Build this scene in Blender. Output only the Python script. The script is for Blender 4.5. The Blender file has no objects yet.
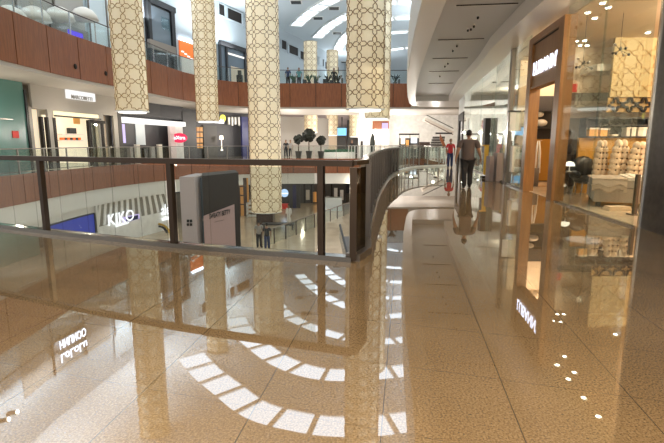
import bpy, math, random
from mathutils import Vector, Matrix
random.seed(7)
SC = bpy.context.scene
COL = SC.collection

# ------------------------------------------------------------------ camera
F = 465.0; CX = 332.0; CY = 221.5; H = 1.4
PITCH = math.atan((CY - 143.0) / F)
cd = bpy.data.cameras.new('camera'); cam = bpy.data.objects.new('camera', cd); COL.objects.link(cam)
cd.sensor_width = 36.0; cd.lens = F / 664.0 * 36.0; cd.clip_end = 300
cam.location = (0, 0, H); cam.rotation_euler = (math.pi / 2 - PITCH, 0, 0)
SC.camera = cam
cp, sp = math.cos(PITCH), math.sin(PITCH)
def ray(x, y):
    u = (x - CX) / F; v = (CY - y) / F
    return (u, cp + v * sp, -sp + v * cp)
def spot(x, y, d):                      # world point at forward distance d
    r = ray(x, y); t = d / r[1]
    return Vector((r[0] * t, d, H + r[2] * t))
def atz(x, y, z):
    r = ray(x, y); t = (z - H) / r[2]
    return Vector((r[0] * t, r[1] * t, z))
def sight(S, x, y):                     # world point on a wall polyline
    r = ray(x, y); k = r[0] / r[1]
    for (a, b), (c, d) in zip(S, S[1:]):
        den = (c - a) - k * (d - b)
        if abs(den) < 1e-9: continue
        t = (k * b - a) / den
        if -1e-6 <= t <= 1 + 1e-6:
            X = a + (c - a) * t; Y = b + (d - b) * t
            if Y > 0: return Vector((X, Y, H + r[2] / r[1] * Y))
    raise ValueError((x, y))

# ------------------------------------------------------------------ materials
M = {}
def newmat(name):
    m = bpy.data.materials.new(name); m.use_nodes = True
    nt = m.node_tree; nt.nodes.clear()
    out = nt.nodes.new('ShaderNodeOutputMaterial')
    M[name] = m
    return m, nt, out
def pbr(name, col, rough=0.5, metal=0.0, emit=None, es=0.0, var=0.0, vscale=6.0, bump=0.0, spec=0.5, coat=0.0):
    m, nt, out = newmat(name)
    b = nt.nodes.new('ShaderNodeBsdfPrincipled'); nt.links.new(b.outputs[0], out.inputs[0])
    b.inputs['Base Color'].default_value = (*col, 1); b.inputs['Roughness'].default_value = rough
    b.inputs['Metallic'].default_value = metal; b.inputs['Specular IOR Level'].default_value = spec
    b.inputs['Coat Weight'].default_value = coat
    if emit:
        b.inputs['Emission Color'].default_value = (*emit, 1); b.inputs['Emission Strength'].default_value = es
    if var or bump:
        tc = nt.nodes.new('ShaderNodeTexCoord')
        n = nt.nodes.new('ShaderNodeTexNoise'); n.inputs['Scale'].default_value = vscale; n.inputs['Detail'].default_value = 5
        nt.links.new(tc.outputs['Object'], n.inputs['Vector'])
        if var:
            r = nt.nodes.new('ShaderNodeMapRange'); r.inputs[3].default_value = 1 - var; r.inputs[4].default_value = 1 + var
            r.inputs[1].default_value = .3; r.inputs[2].default_value = .7
            nt.links.new(n.outputs['Fac'], r.inputs[0])
            mx = nt.nodes.new('ShaderNodeMix'); mx.data_type = 'RGBA'; mx.blend_type = 'MULTIPLY'; mx.inputs[0].default_value = 1
            mx.inputs[6].default_value = (*col, 1); nt.links.new(r.outputs[0], mx.inputs[7])
            nt.links.new(mx.outputs[2], b.inputs['Base Color'])
        if bump:
            bp = nt.nodes.new('ShaderNodeBump'); bp.inputs['Strength'].default_value = bump
            nt.links.new(n.outputs['Fac'], bp.inputs['Height']); nt.links.new(bp.outputs[0], b.inputs['Normal'])
    return m
def emis(name, col, s):
    m, nt, out = newmat(name)
    e = nt.nodes.new('ShaderNodeEmission'); e.inputs[0].default_value = (*col, 1); e.inputs[1].default_value = s
    nt.links.new(e.outputs[0], out.inputs[0]); return m
def glass(name, tint, refl=1.0):
    m, nt, out = newmat(name)
    t = nt.nodes.new('ShaderNodeBsdfTransparent'); t.inputs[0].default_value = (*tint, 1)
    g = nt.nodes.new('ShaderNodeBsdfGlossy'); g.inputs['Roughness'].default_value = 0.02
    g.inputs[0].default_value = (.9, .95, .93, 1)
    ge = nt.nodes.new('ShaderNodeNewGeometry')      # Schlick reflectance of a thin pane, same from both sides
    dt = nt.nodes.new('ShaderNodeVectorMath'); dt.operation = 'DOT_PRODUCT'
    nt.links.new(ge.outputs['Incoming'], dt.inputs[0]); nt.links.new(ge.outputs['Normal'], dt.inputs[1])
    def mth(op, a, b):
        q = nt.nodes.new('ShaderNodeMath'); q.operation = op
        for i, v in enumerate((a, b)):
            if isinstance(v, (int, float)): q.inputs[i].default_value = v
            elif v is not None: nt.links.new(v, q.inputs[i])
        return q.outputs[0]
    ab = mth('ABSOLUTE', dt.outputs['Value'], 0)
    pw = mth('POWER', mth('SUBTRACT', 1.0, ab), 5.0)
    mu = nt.nodes.new('ShaderNodeMath'); mu.operation = 'MULTIPLY'; mu.inputs[1].default_value = refl
    nt.links.new(mth('ADD', mth('MULTIPLY', pw, .92), .018), mu.inputs[0])
    mx = nt.nodes.new('ShaderNodeMixShader'); nt.links.new(mu.outputs[0], mx.inputs[0])
    nt.links.new(t.outputs[0], mx.inputs[1]); nt.links.new(g.outputs[0], mx.inputs[2])
    nt.links.new(mx.outputs[0], out.inputs[0]); return m
def wood(name, a, b_, rough=.35, scale=(1, 1, .12), ns=14):
    m, nt, out = newmat(name)
    b = nt.nodes.new('ShaderNodeBsdfPrincipled'); nt.links.new(b.outputs[0], out.inputs[0])
    b.inputs['Roughness'].default_value = rough
    tc = nt.nodes.new('ShaderNodeTexCoord'); mp = nt.nodes.new('ShaderNodeMapping'); mp.inputs['Scale'].default_value = scale
    n = nt.nodes.new('ShaderNodeTexNoise'); n.inputs['Scale'].default_value = ns; n.inputs['Detail'].default_value = 6
    nt.links.new(tc.outputs['Object'], mp.inputs[0]); nt.links.new(mp.outputs[0], n.inputs['Vector'])
    cr = nt.nodes.new('ShaderNodeValToRGB'); cr.color_ramp.elements[0].position = .3; cr.color_ramp.elements[1].position = .7
    cr.color_ramp.elements[0].color = (*a, 1); cr.color_ramp.elements[1].color = (*b_, 1)
    nt.links.new(n.outputs['Fac'], cr.inputs[0]); nt.links.new(cr.outputs[0], b.inputs['Base Color'])
    return m
def granite(name, dark, mid, light, seams=True, rough=.004):
    m, nt, out = newmat(name); N = nt.nodes.new; L = nt.links.new
    b = N('ShaderNodeBsdfPrincipled'); L(b.outputs[0], out.inputs[0])
    b.inputs['Roughness'].default_value = rough; b.inputs['IOR'].default_value = 2.5; b.inputs['Specular IOR Level'].default_value = .5
    ge = N('ShaderNodeNewGeometry')
    n1 = N('ShaderNodeTexNoise'); n1.inputs['Scale'].default_value = 85; n1.inputs['Detail'].default_value = 4; n1.inputs['Roughness'].default_value = .7
    n2 = N('ShaderNodeTexNoise'); n2.inputs['Scale'].default_value = 1.3; n2.inputs['Detail'].default_value = 3
    L(ge.outputs['Position'], n1.inputs['Vector']); L(ge.outputs['Position'], n2.inputs['Vector'])
    cr = N('ShaderNodeValToRGB'); e = cr.color_ramp.elements
    e[0].position = .33; e[0].color = (*dark, 1); e[1].position = .66; e[1].color = (*light, 1)
    k = e.new(.47); k.color = (*mid, 1)
    L(n1.outputs['Fac'], cr.inputs[0])
    r2 = N('ShaderNodeMapRange'); r2.inputs[1].default_value = .3; r2.inputs[2].default_value = .7; r2.inputs[3].default_value = .88; r2.inputs[4].default_value = 1.1
    L(n2.outputs['Fac'], r2.inputs[0])
    mx = N('ShaderNodeMix'); mx.data_type = 'RGBA'; mx.blend_type = 'MULTIPLY'; mx.inputs[0].default_value = 1
    L(cr.outputs[0], mx.inputs[6]); L(r2.outputs[0], mx.inputs[7])
    col = mx.outputs[2]
    if seams:
        sx = N('ShaderNodeSeparateXYZ'); L(ge.outputs['Position'], sx.inputs[0])
        def math_(op, a, b_=None, c=None):
            q = N('ShaderNodeMath'); q.operation = op
            for i, v in enumerate((a, b_, c)):
                if v is None: continue
                if isinstance(v, (int, float)): q.inputs[i].default_value = v
                else: L(v, q.inputs[i])
            return q.outputs[0]
        def seam(coef_x, coef_y, off, period, w):
            s = math_('ADD', math_('MULTIPLY', sx.outputs[0], coef_x), math_('MULTIPLY', sx.outputs[1], coef_y))
            s = math_('DIVIDE', math_('SUBTRACT', s, off), period)
            fr = math_('ABSOLUTE', math_('SUBTRACT', math_('FRACT', math_('ADD', s, .5)), .5))
            return math_('LESS_THAN', fr, w / period)
        a = seam(1.0, -.1548, -.08, .69, .0032)
        c = seam(.30, 1.0, 2.9, .73, .0022)
        sm = math_('MAXIMUM', a, math_('MULTIPLY', c, .7))
        m2 = N('ShaderNodeMix'); m2.data_type = 'RGBA'; L(math_('MULTIPLY', sm, .75), m2.inputs[0]); L(col, m2.inputs[6]); m2.inputs[7].default_value = (.06, .035, .02, 1)
        col = m2.outputs[2]
    L(col, b.inputs['Base Color'])
    return m

granite('granite', (.11, .064, .027), (.225, .148, .075), (.36, .25, .14))
granite('pale_stone', (.45, .36, .25), (.58, .47, .33), (.68, .57, .42), seams=False, rough=.15)
granite('store_floor', (.55, .42, .28), (.68, .55, .40), (.78, .66, .50), seams=False, rough=.12)
wood('fascia_wood', (.19, .058, .020), (.29, .094, .032), .42)
wood('portal_wood', (.22, .10, .03), (.31, .155, .05), .35)
wood('dark_wood', (.04, .02, .012), (.07, .035, .02), .4)
pbr('white_paint', (.72, .72, .70), .55); pbr('warm_white', (.72, .67, .60), .5)
pbr('ceiling_paint', (.64, .70, .74), .6); pbr('tray_paint', (.54, .545, .56), .5)
pbr('rim_paint', (.70, .68, .66), .35)
pbr('mirror_grey', (.26, .24, .21), .3); pbr('soffit_paint', (.50, .47, .43), .6); pbr('bronze', (.055, .038, .028), .28, .6); pbr('steel', (.55, .55, .53), .25, 1.0)
pbr('dark_metal', (.03, .03, .032), .35, .5); pbr('rail_grey', (.28, .27, .25), .35, .6)
pbr('white_metal', (.8, .8, .78), .35)
pbr('shadow_gap', (.015, .01, .008), .7)
pbr('lantern_cream', (.84, .75, .58), .6, emit=(1.0, .78, .42), es=.15)
pbr('panel_gold', (.52, .40, .20), .5); pbr('bed_fabric', (.44, .38, .33), .8)
pbr('lattice_brown', (.26, .145, .055), .45)
pbr('lattice_pale', (.50, .36, .20), .45)
pbr('lattice_gold', (.46, .29, .11), .4, .2)
emis('lantern_base_light', (1, .95, .85), 1.5)
emis('skylight_pane', (.78, .90, 1.0), 2.3)
emis('downlight', (1, .9, .72), 25.0); emis('downlight_soft', (1, .92, .8), 8.0)
emis('sign_white', (.95, .96, 1.0), 1.5); emis('sign_blue_white', (.75, .82, 1.0), 7.0); emis('sign_glow', (.70, .80, 1.0), 6.0); emis('sign_bright', (.72, .80, 1.0), 3.0)
emis('sign_plate', (1, .98, .95), .75); emis('light_band', (1, .97, .9), 1.0); emis('warm_band', (1, .85, .5), 1.1)
emis('blue_screen', (.25, .6, .95), 1.1); emis('white_screen', (.85, .92, 1), 1.6); emis('purple_screen', (.12, .08, .75), .9); emis('lilac_screen', (.6, .5, .85), 1.0)
emis('logo_blue', (.5, .68, 1.0), 1.1); emis('yellow_sign', (1, .9, .12), 1.4); emis('red_sign', (.9, .05, .12), .8)
emis('lamp_glow', (1, .85, .65), 2.2)
pbr('grey_facade', (.38, .355, .32), .5); pbr('blue_grey_wall', (.50, .56, .60), .6); pbr('pale_panel', (.60, .68, .72), .3)
pbr('dark_wall', (.035, .035, .04), .5); pbr('charcoal', (.07, .065, .06), .6); pbr('navy', (.008, .012, .10), .4); pbr('navy_screen', (.01, .02, .16), .3, emit=(.02, .04, .35), es=.6)
pbr('teal_wall', (.09, .23, .21), .15, spec=.8); pbr('beige_wall', (.72, .58, .42), .6); pbr('peach_glow_wall', (.80, .70, .54), .6, emit=(1, .86, .62), es=.45)  # the peach wall glows by itself: shop light put into its colour
pbr('mustard', (.50, .25, .035), .6); pbr('orange', (.85, .16, .02), .5, emit=(1, .2, .03), es=.35); pbr('amber_glow', (.70, .36, .10), .5, emit=(1, .45, .12), es=.1)  # orange and amber surfaces glow weakly, shop light put into their colour
pbr('pink', (.85, .58, .56), .55); pbr('pale_pink', (.80, .68, .68), .5); pbr('taupe_panel', (.040, .026, .018), .6); pbr('grey_glass_panel', (.16, .20, .24), .1)
pbr('black_print', (.015, .015, .018), .5); pbr('red_paint', (.7, .04, .03), .4)
pbr('stone_dark', (.05, .044, .04), .35, var=.35, vscale=9); pbr('bed_grey', (.27, .23, .20), .75); pbr('linen_white', (.82, .76, .68), .8); pbr('throw', (.55, .46, .38), .85, var=.1, vscale=30, bump=.2)
pbr('cream_plush', (.80, .62, .45), .8, var=.06, vscale=20); pbr('button_brown', (.10, .05, .025), .6)
pbr('leaf_dark', (.007, .010, .006), .8); pbr('leaf_green', (.03, .10, .05), .6); pbr('bark', (.07, .04, .025), .8); pbr('pot_white', (.7, .7, .68), .4); pbr('pot_dark', (.05, .05, .05), .4)
pbr('skin', (.28, .15, .09), .55); pbr('hair', (.012, .01, .01), .7); pbr('shirt_brown', (.095, .072, .066), .85); pbr('trousers_black', (.012, .012, .014), .8); pbr('shoe_black', (.01, .01, .01), .5)
pbr('cloth_blue', (.03, .05, .14), .8); pbr('cloth_grey', (.35, .34, .33), .8); pbr('cloth_white', (.75, .72, .68), .8); pbr('cloth_red', (.6, .03, .04), .7); pbr('cloth_black', (.02, .02, .025), .8); pbr('cloth_teal', (.10, .28, .28), .8)
pbr('chair_black', (.02, .02, .02), .4); pbr('stripe_grey', (.25, .24, .22), .4); pbr('lilac_box', (.34, .27, .26), .6); pbr('yellow_paint', (.60, .38, .05), .5)
pbr('gold_metal', (.6, .38, .08), .3, .8); pbr('pattern_white', (.82, .82, .80), .5, var=.10, vscale=2.2)
pbr('curb_steel', (.30, .29, .27), .15, 1.0); pbr('steel_dark', (.16, .14, .125), .3, .7)
glass('clear_glass', (.90, .93, .92), 1.0); glass('rail_glass', (.80, .82, .80), 1.25); glass('smoked_glass', (.24, .22, .20), .8)
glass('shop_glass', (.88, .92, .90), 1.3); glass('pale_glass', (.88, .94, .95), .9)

# ------------------------------------------------------------------ mesh builder
class MB:
    def __init__(s): s.v = []; s.f = []
    def quad(s, a, b, c, d): 
        n = len(s.v); s.v += [tuple(a), tuple(b), tuple(c), tuple(d)]; s.f.append((n, n+1, n+2, n+3)); return s
    def hexa(s, p):            # 8 points: bottom loop 0-3, top loop 4-7
        n = len(s.v); s.v += [tuple(q) for q in p]
        for f in ((3, 2, 1, 0), (4, 5, 6, 7), (0, 1, 5, 4), (1, 2, 6, 5), (2, 3, 7, 6), (3, 0, 4, 7)): s.f.append(tuple(n+i for i in f))
        return s
    def box(s, x0, x1, y0, y1, z0, z1):
        return s.hexa([(x0, y0, z0), (x1, y0, z0), (x1, y1, z0), (x0, y1, z0), (x0, y0, z1), (x1, y0, z1), (x1, y1, z1), (x0, y1, z1)])
    def wbox(s, a, b, z0, z1, d0, d1):   # box standing along the line a->b, offset d0..d1 to its right
        a = Vector((a[0], a[1])); b = Vector((b[0], b[1])); t = (b - a).normalized(); n = Vector((t.y, -t.x))
        P = [a + n*d0, b + n*d0, b + n*d1, a + n*d1]
        return s.hexa([(p.x, p.y, z0) for p in P] + [(p.x, p.y, z1) for p in P])
    def bar(s, a, b, w, h=None):         # rectangular bar between two 3D points
        h = h or w; a = Vector(a); b = Vector(b); t = (b - a).normalized()
        up = Vector((0, 0, 1)) if abs(t.z) < .95 else Vector((0, 1, 0))
        sd = t.cross(up).normalized() * w/2; u = sd.cross(t).normalized() * h/2
        return s.hexa([a - sd - u, a + sd - u, a + sd + u, a - sd + u, b - sd - u, b + sd - u, b + sd + u, b - sd + u])
    def tube(s, pts, r, n=8, cap=True):
        pts = [Vector(p) for p in pts]; rs = r if isinstance(r, (list, tuple)) else [r]*len(pts)
        base = len(s.v)
        for i, p in enumerate(pts):
            t = (pts[min(i+1, len(pts)-1)] - pts[max(i-1, 0)]).normalized()
            up = Vector((0, 0, 1)) if abs(t.z) < .9 else Vector((0, 1, 0))
            sd = t.cross(up).normalized(); u = sd.cross(t).normalized()
            for k in range(n):
                an = 2*math.pi*k/n
                s.v.append(tuple(p + (sd*math.cos(an) + u*math.sin(an)) * rs[i]))
        for i in range(len(pts)-1):
            for k in range(n):
                a = base+i*n+k; b = base+i*n+(k+1) % n
                s.f.append((a, b, b+n, a+n))
        if cap:
            s.f.append(tuple(base+k for k in range(n))[::-1]); s.f.append(tuple(base+(len(pts)-1)*n+k for k in range(n)))
        return s
    def lathe(s, c, prof, n=24):         # prof: (radius, z)
        base = len(s.v)
        for r, z in prof:
            for k in range(n):
                an = 2*math.pi*k/n; s.v.append((c[0]+r*math.cos(an), c[1]+r*math.sin(an), c[2]+z))
        for i in range(len(prof)-1):
            for k in range(n):
                a = base+i*n+k; b = base+i*n+(k+1) % n; s.f.append((a, b, b+n, a+n))
        s.f.append(tuple(base+k for k in range(n))[::-1]); s.f.append(tuple(base+(len(prof)-1)*n+k for k in range(n)))
        return s
    def blob(s, c, rad, n=10, m=7, jit=0.0):
        base = len(s.v)
        for i in range(m+1):
            th = math.pi*i/m
            for k in range(n):
                ph = 2*math.pi*k/n; j = 1 + (random.random()-.5)*2*jit
                s.v.append((c[0]+rad[0]*j*math.sin(th)*math.cos(ph), c[1]+rad[1]*j*math.sin(th)*math.sin(ph), c[2]+rad[2]*j*math.cos(th)))
        for i in range(m):
            for k in range(n):
                a = base+i*n+k; b = base+i*n+(k+1) % n; s.f.append((a, a+n, b+n, b))
        return s
    def prism(s, poly, z0, z1):
        n = len(s.v); k = len(poly)
        s.v += [(p[0], p[1], z0) for p in poly] + [(p[0], p[1], z1) for p in poly]
        s.f.append(tuple(n+i for i in range(k))[::-1]); s.f.append(tuple(n+k+i for i in range(k)))
        for i in range(k):
            j = (i+1) % k; s.f.append((n+i, n+j, n+k+j, n+k+i))
        return s
    def strip(s, path, z0, z1, t0, t1):   # wall following a path
        off = [offset(path, t0), offset(path, t1)]
        for i in range(len(path)-1):
            P = [off[0][i], off[0][i+1], off[1][i+1], off[1][i]]
            s.hexa([(p[0], p[1], z0) for p in P] + [(p[0], p[1], z1) for p in P])
        return s
    def build(s, name, mat, parent=None, smooth=False):
        me = bpy.data.meshes.new(name); me.from_pydata(s.v, [], s.f); me.validate()
        import bmesh
        bm = bmesh.new(); bm.from_mesh(me); bmesh.ops.recalc_face_normals(bm, faces=bm.faces); bm.to_mesh(me); bm.free()
        if smooth:
            for p in me.polygons: p.use_smooth = True
        o = bpy.data.objects.new(name, me); COL.objects.link(o); me.materials.append(M[mat])
        if parent is not None:
            o.parent = parent; o.matrix_parent_inverse = Matrix.Translation(-parent.location) if parent.type == 'EMPTY' else Matrix()
        return o
def offset(path, d):
    out = []
    for i, p in enumerate(path):
        a = Vector(path[max(i-1, 0)][:2]); b = Vector(path[min(i+1, len(path)-1)][:2]); t = (b-a).normalized()
        out.append((p[0]+t.y*d, p[1]-t.x*d))
    return out
def tag(o, label=None, cat=None, group=None, kind=None):
    if label: o['label'] = label
    if cat: o['category'] = cat
    if group: o['group'] = group
    if kind: o['kind'] = kind
    return o
def thing(name, loc, label, cat, group=None):
    o = bpy.data.objects.new(name, None); COL.objects.link(o); o.location = Vector(loc); o.empty_display_size = .1
    return tag(o, label, cat, group)
def struct(name, mb, mat, parent=None, label=None):
    o = mb.build(name, mat, parent)
    if parent is None: o['kind'] = 'structure'; o['label'] = label or name.replace('_', ' '); o['category'] = name.split('_')[0]
    return o
def lab(o, text): o['label'] = text; return o
def copy_tree(o, parent=None):
    c = o.copy(); COL.objects.link(c)
    if parent is not None: c.parent = parent
    for ch in list(o.children): copy_tree(ch, c)
    return c
def smooth_path(pts, step=.6):
    P = [Vector((*p[:2], 0)) for p in pts]; out = []
    for i in range(len(P)-1):
        p0 = P[max(i-1, 0)]; p1 = P[i]; p2 = P[i+1]; p3 = P[min(i+2, len(P)-1)]
        n = max(1, int((p2-p1).length/step))
        for k in range(n):
            t = k/n
            q = .5*((2*p1)+(p2-p0)*t+(2*p0-5*p1+4*p2-p3)*t*t+(3*p1-p0-3*p2+p3)*t**3)
            out.append((q.x, q.y))
    out.append((P[-1].x, P[-1].y)); return out
def at_len(path, s):
    for a, b in zip(path, path[1:]):
        l = math.dist(a, b)
        if s <= l: return (a[0]+(b[0]-a[0])*s/l, a[1]+(b[1]-a[1])*s/l), ((b[0]-a[0])/l, (b[1]-a[1])/l)
        s -= l
    a, b = path[-2], path[-1]; l = math.dist(a, b); return b, ((b[0]-a[0])/l, (b[1]-a[1])/l)
def plen(path): return sum(math.dist(a, b) for a, b in zip(path, path[1:]))
def subpath(path, s0, s1):
    out = [at_len(path, s0)[0]]; acc = 0
    for a, b in zip(path, path[1:]):
        acc += math.dist(a, b)
        if s0 + 1e-4 < acc < s1 - 1e-4: out.append(b)
    out.append(at_len(path, s1)[0]); return out
def text(name, s, a, b, z0, height, mat, parent=None, depth=.04, out=.05, zslope=0, bold=.01, fit=True):
    """raised letters along the wall line a->b standing out on its right"""
    cu = bpy.data.curves.new(name, 'FONT'); cu.body = s; cu.size = 1; cu.extrude = .02; cu.offset = bold
    o = bpy.data.objects.new(name, cu); COL.objects.link(o)
    bpy.context.view_layer.update()
    me = bpy.data.meshes.new_from_object(o.evaluated_get(bpy.context.evaluated_depsgraph_get()))
    bpy.data.objects.remove(o); bpy.data.curves.remove(cu)
    xs = [v.co.x for v in me.vertices]; ys = [v.co.y for v in me.vertices]; x0, x1, y0, y1 = min(xs), max(xs), min(ys), max(ys)
    a = Vector((a[0], a[1])); b = Vector((b[0], b[1])); t = (b-a); L = t.length; t.normalize(); n = Vector((t.y, -t.x))
    for v in me.vertices:
        q = (v.co.x-x0)/(x1-x0); w = (v.co.y-y0)/(y1-y0); dd = out + (depth if v.co.z > 0 else 0)
        p = a + t*q*L + n*dd
        v.co = (p.x, p.y, z0 + w*height + zslope*q)
    me.name = name
    r = bpy.data.objects.new(name, me); COL.objects.link(r); me.materials.clear(); me.materials.append(M[mat])
    if parent is not None: r.parent = parent; r.matrix_parent_inverse = Matrix.Translation(-parent.location)
    return r

# ------------------------------------------------------------------ the shell
LEFT_RAIL = smooth_path([(-13.7, 12.6), (-9.2, 9.6), (-5.68, 7.83), (-2.23, 6.33), (-.15, 5.64), (.22, 5.49)], .5)
CURVE_RAIL = smooth_path([(.22, 5.49), (.35, 5.85), (.45, 7.2), (.69, 9.19), (1.08, 12.2), (1.57, 15.33), (2.2, 19), (2.98, 22.08), (3.9, 25.2), (5.2, 27.7), (7.0, 28.87)], .5)
E1L = smooth_path([(-13.9, 12.6), (-13.95, 19.8), (-14.0, 26), (-13.3, 30.5), (-12.1, 34), (-10, 38.3), (-7, 41.3), (-3, 42.2), (8.3, 42.3)], .8)
E2L = smooth_path([(-12.5, -6), (-12.55, 10), (-12.6, 19), (-12.6, 22.6), (-12.1, 26.5), (-11.5, 30.5), (-10.8, 35.5), (-9.2, 39.7), (-6.5, 41.5), (-2, 41.8), (8.2, 41.9)], .8)
E2R = smooth_path([(.4, -6), (1.35, 5), (2.04, 10.9), (2.53, 14.9), (3.15, 19.5), (3.8, 24.06), (5.0, 31.4), (5.65, 35), (6.3, 38.3), (7.05, 40.6), (8.2, 41.9)], .8)
SW = [(4.4, 2), (5.05, 7.64), (5.42, 11.5), (5.72, 14), (6.0, 16.1), (6.65, 19.5), (7.7, 26.5), (9.3, 35)]   # shop glazing line
S1 = [(-15.6, 8), (-15.5, 22), (-15.0, 27), (-14.3, 31.5), (-13.4, 37), (-12.0, 42), (-9.5, 47), (-6, 52), (0, 58)]
S2 = [(-15.8, 4), (-15.8, 14), (-15.6, 24), (-14.5, 31), (-12.5, 38), (-10.5, 44), (-8, 50), (-5, 57), (-1.5, 66), (2, 78)]
S0 = [(x - .5, y) for x, y in E1L]

struct('floor', MB().prism([(-20, -6), (20, -6), (20, 42.3), (8.3, 42.3), (8.0, 36), (7.6, 31)] + CURVE_RAIL[::-1] + LEFT_RAIL[::-1][1:] + [(-20, 12.6)], -.35, 0), 'granite', label='polished tan granite floor of the near level')
struct('floor', MB().prism([(-20, 12.6)] + E1L + [(20, 42.3), (20, 88), (-20, 88)], -.35, 0), 'granite', label='granite walkway floor across the atrium')
struct('floor', MB().box(-26, 16, 4, 88, -5.3, -5.0), 'pale_stone', label='pale stone floor of the lower level')
struct('floor', MB().prism([(-20, -6)] + E2L + [(20, 41.9), (20, 51), (-20, 51)], 4.35, 6.4), 'soffit_paint', label='upper level slab across the atrium')
struct('floor', MB().prism(E2R + [(20, 41.9), (20, -6)], 4.86, 6.45), 'tray_paint', label='upper level slab above the corridor')

# fascia panels with dark joints
def fascia(path, z0, z1, step, start=0.0, nm='trim_1'):
    L = plen(path); mb = MB(); s = start
    while s < L - .2:
        e = min(s + step - .05, L)
        mb.strip(subpath(path, s, e), z0, z1, .02, .07); s += step
    struct(nm, mb, 'fascia_wood', label='reddish brown wood fascia panels below the railing')
    struct(nm + '_backing', MB().strip(path, z0 + .01, z1 - .01, .0, .02), 'shadow_gap')
fascia(subpath(E2L, 0, plen(E2L)-1.3), 4.5, 6.5, 2.25, .6, 'trim_1')
fascia(E1L, -1.3, .02, 2.0, .4, 'trim_2')
fascia(LEFT_RAIL, -1.4, -.35, 2.0, 0, 'trim_3')
struct('trim_4', MB().strip(E1L, -2.25, -1.3, -.35, -.05), 'white_paint', label='white band below the lower fascia')
struct('trim_5', MB().strip(E2R, 4.5, 4.86, -.02, .48), 'rim_paint', label='lowered rim along the corridor ceiling edge')
struct('trim_6', MB().strip(E2R, 4.5, 6.5, -.06, -.02), 'white_paint', label='white slab edge above the corridor')
struct('trim_7', MB().strip(SW, 4.45, 4.86, -.75, .35), 'rim_paint', label='lowered rim above the shop glazing')
struct('ceiling', MB().prism([(20, 35.5), (20, 41.85)] + [p for p in E2R if p[1] > 35.4][::-1], 4.495, 4.86), 'rim_paint', label='lower end panel of the corridor ceiling')
struct('ceiling', MB().strip(SW, 4.42, 4.46, .3, 12), 'beige_wall', label='shop ceiling')
struct('ceiling', MB().box(-20, 20, 4, 90, 14.0, 14.2), 'ceiling_paint', label='pale blue grey atrium ceiling')

def wall_poly(name, S, z0, z1, mat, t0=-.3, t1=0, label=None): return struct(name, MB().strip(S, z0, z1, t0, t1), mat, label=label)
wall_poly('wall_left', S2, 6.4, 14, 'blue_grey_wall', label='tall pale wall above the upper level')
wall_poly('wall_left', S1, 0, 4.35, 'grey_facade', -.9, -.6, label='back wall of the shops across the atrium')
wall_poly('wall_left', [p for p in S0 if p[1] < 35 and p[0] < -11], -5, -2.25, 'grey_facade', -1.4, -1.1, label='back wall of the lower shops')
struct('wall_far', MB().box(-20, 20, 86, 86.3, -5, 14), 'blue_grey_wall')
struct('wall_far', MB().box(-12, 4.2, 66, 66.2, 0, 6.4), 'pale_pink', label='pale pink wall at the far end of the walkway')
struct('wall_far', MB().box(4.2, 20, 60, 60.3, 0, 6.4), 'pattern_white', label='bright white wall at the far end')
struct('wall_far', MB().box(-20, 20, 70, 70.2, 6.4, 9.6), 'warm_white', label='pale wall behind the upper food court')
struct('floor', MB().box(-20, 20, 51, 86, 6.05, 6.4), 'white_paint', label='far upper floor slab')
struct('wall_right', MB().box(16, 16.3, -6, 60, 0, 4.9), 'warm_white')
struct('wall_right', MB().strip([(9.0, 4), (12, 50)], 6.45, 14, 0, .3), 'blue_grey_wall', label='wall above the corridor on the upper level')
struct('wall_lower', MB().box(-26, 16, 60, 60.3, -5, -.35), 'dark_wall', label='dark far wall of the lower level')

# skylights
def skylight(pts, step, label, hw=1.0):
    path = smooth_path(pts, .5); L = plen(path); n = max(1, int(L/step)); st = L/n
    c = at_len(path, L/2)[0]
    root = thing('skylight', (c[0], c[1], 13.98), label, 'skylight', 'curved skylights in the atrium ceiling')
    fr = MB()
    for t0, t1 in ((-hw-.12, -hw), (hw, hw+.12)): fr.strip(path, 13.86, 14.0, t0, t1)
    for i in range(n+1):
        (x, y), t = at_len(path, min(i*st, L-.001)); nx, ny = t[1], -t[0]
        fr.bar((x-nx*hw, y-ny*hw, 13.92), (x+nx*hw, y+ny*hw, 13.92), .3, .14)
    fr.build('skylight_frame', 'white_metal', root)
    for i in range(n):
        MB().strip(subpath(path, i*st+.08, (i+1)*st-.08), 13.955, 13.985, -hw, hw).build('skylight_pane', 'skylight_pane', root)
A1 = [(-10.41, 31.98), (-8.6, 29.4), (-6.79, 27.34), (-4.35, 24.78), (-1.67, 23.6), (.5, 23.2), (3.1, 23.4), (7.5, 24.6)]
A2 = [(-8.66, 39.49), (-7.3, 36.2), (-5.67, 33.5), (-3.29, 30.6), (-.33, 29.0), (3.84, 29.3), (8.5, 30.6)]
A3 = [(-7.4, 47), (-5.3, 42.86), (-3.75, 39.5), (-.84, 36.3), (2, 34.6), (4.42, 34.3), (9, 35.6)]
A4 = [(-3.9, 53.2), (-2.4, 48.9), (-.9, 45.6), (1.15, 42.4), (3.2, 40.2), (5.1, 39.6), (9, 41)]
A5 = [(-1.8, 59), (-.3, 53.5), (1.5, 49.2), (3.4, 46), (6, 44.6), (10, 45.6)]
A6 = [(.7, 67.5), (1.2, 62), (2.0, 57), (3.6, 52.3), (6.8, 50), (10.5, 50.6)]
A7 = [(3.2, 72), (4, 63), (5.6, 58), (7.8, 56), (11, 56.4)]
A8 = [(5.5, 80), (6.5, 70), (9, 65.5), (12, 65)]
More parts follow.
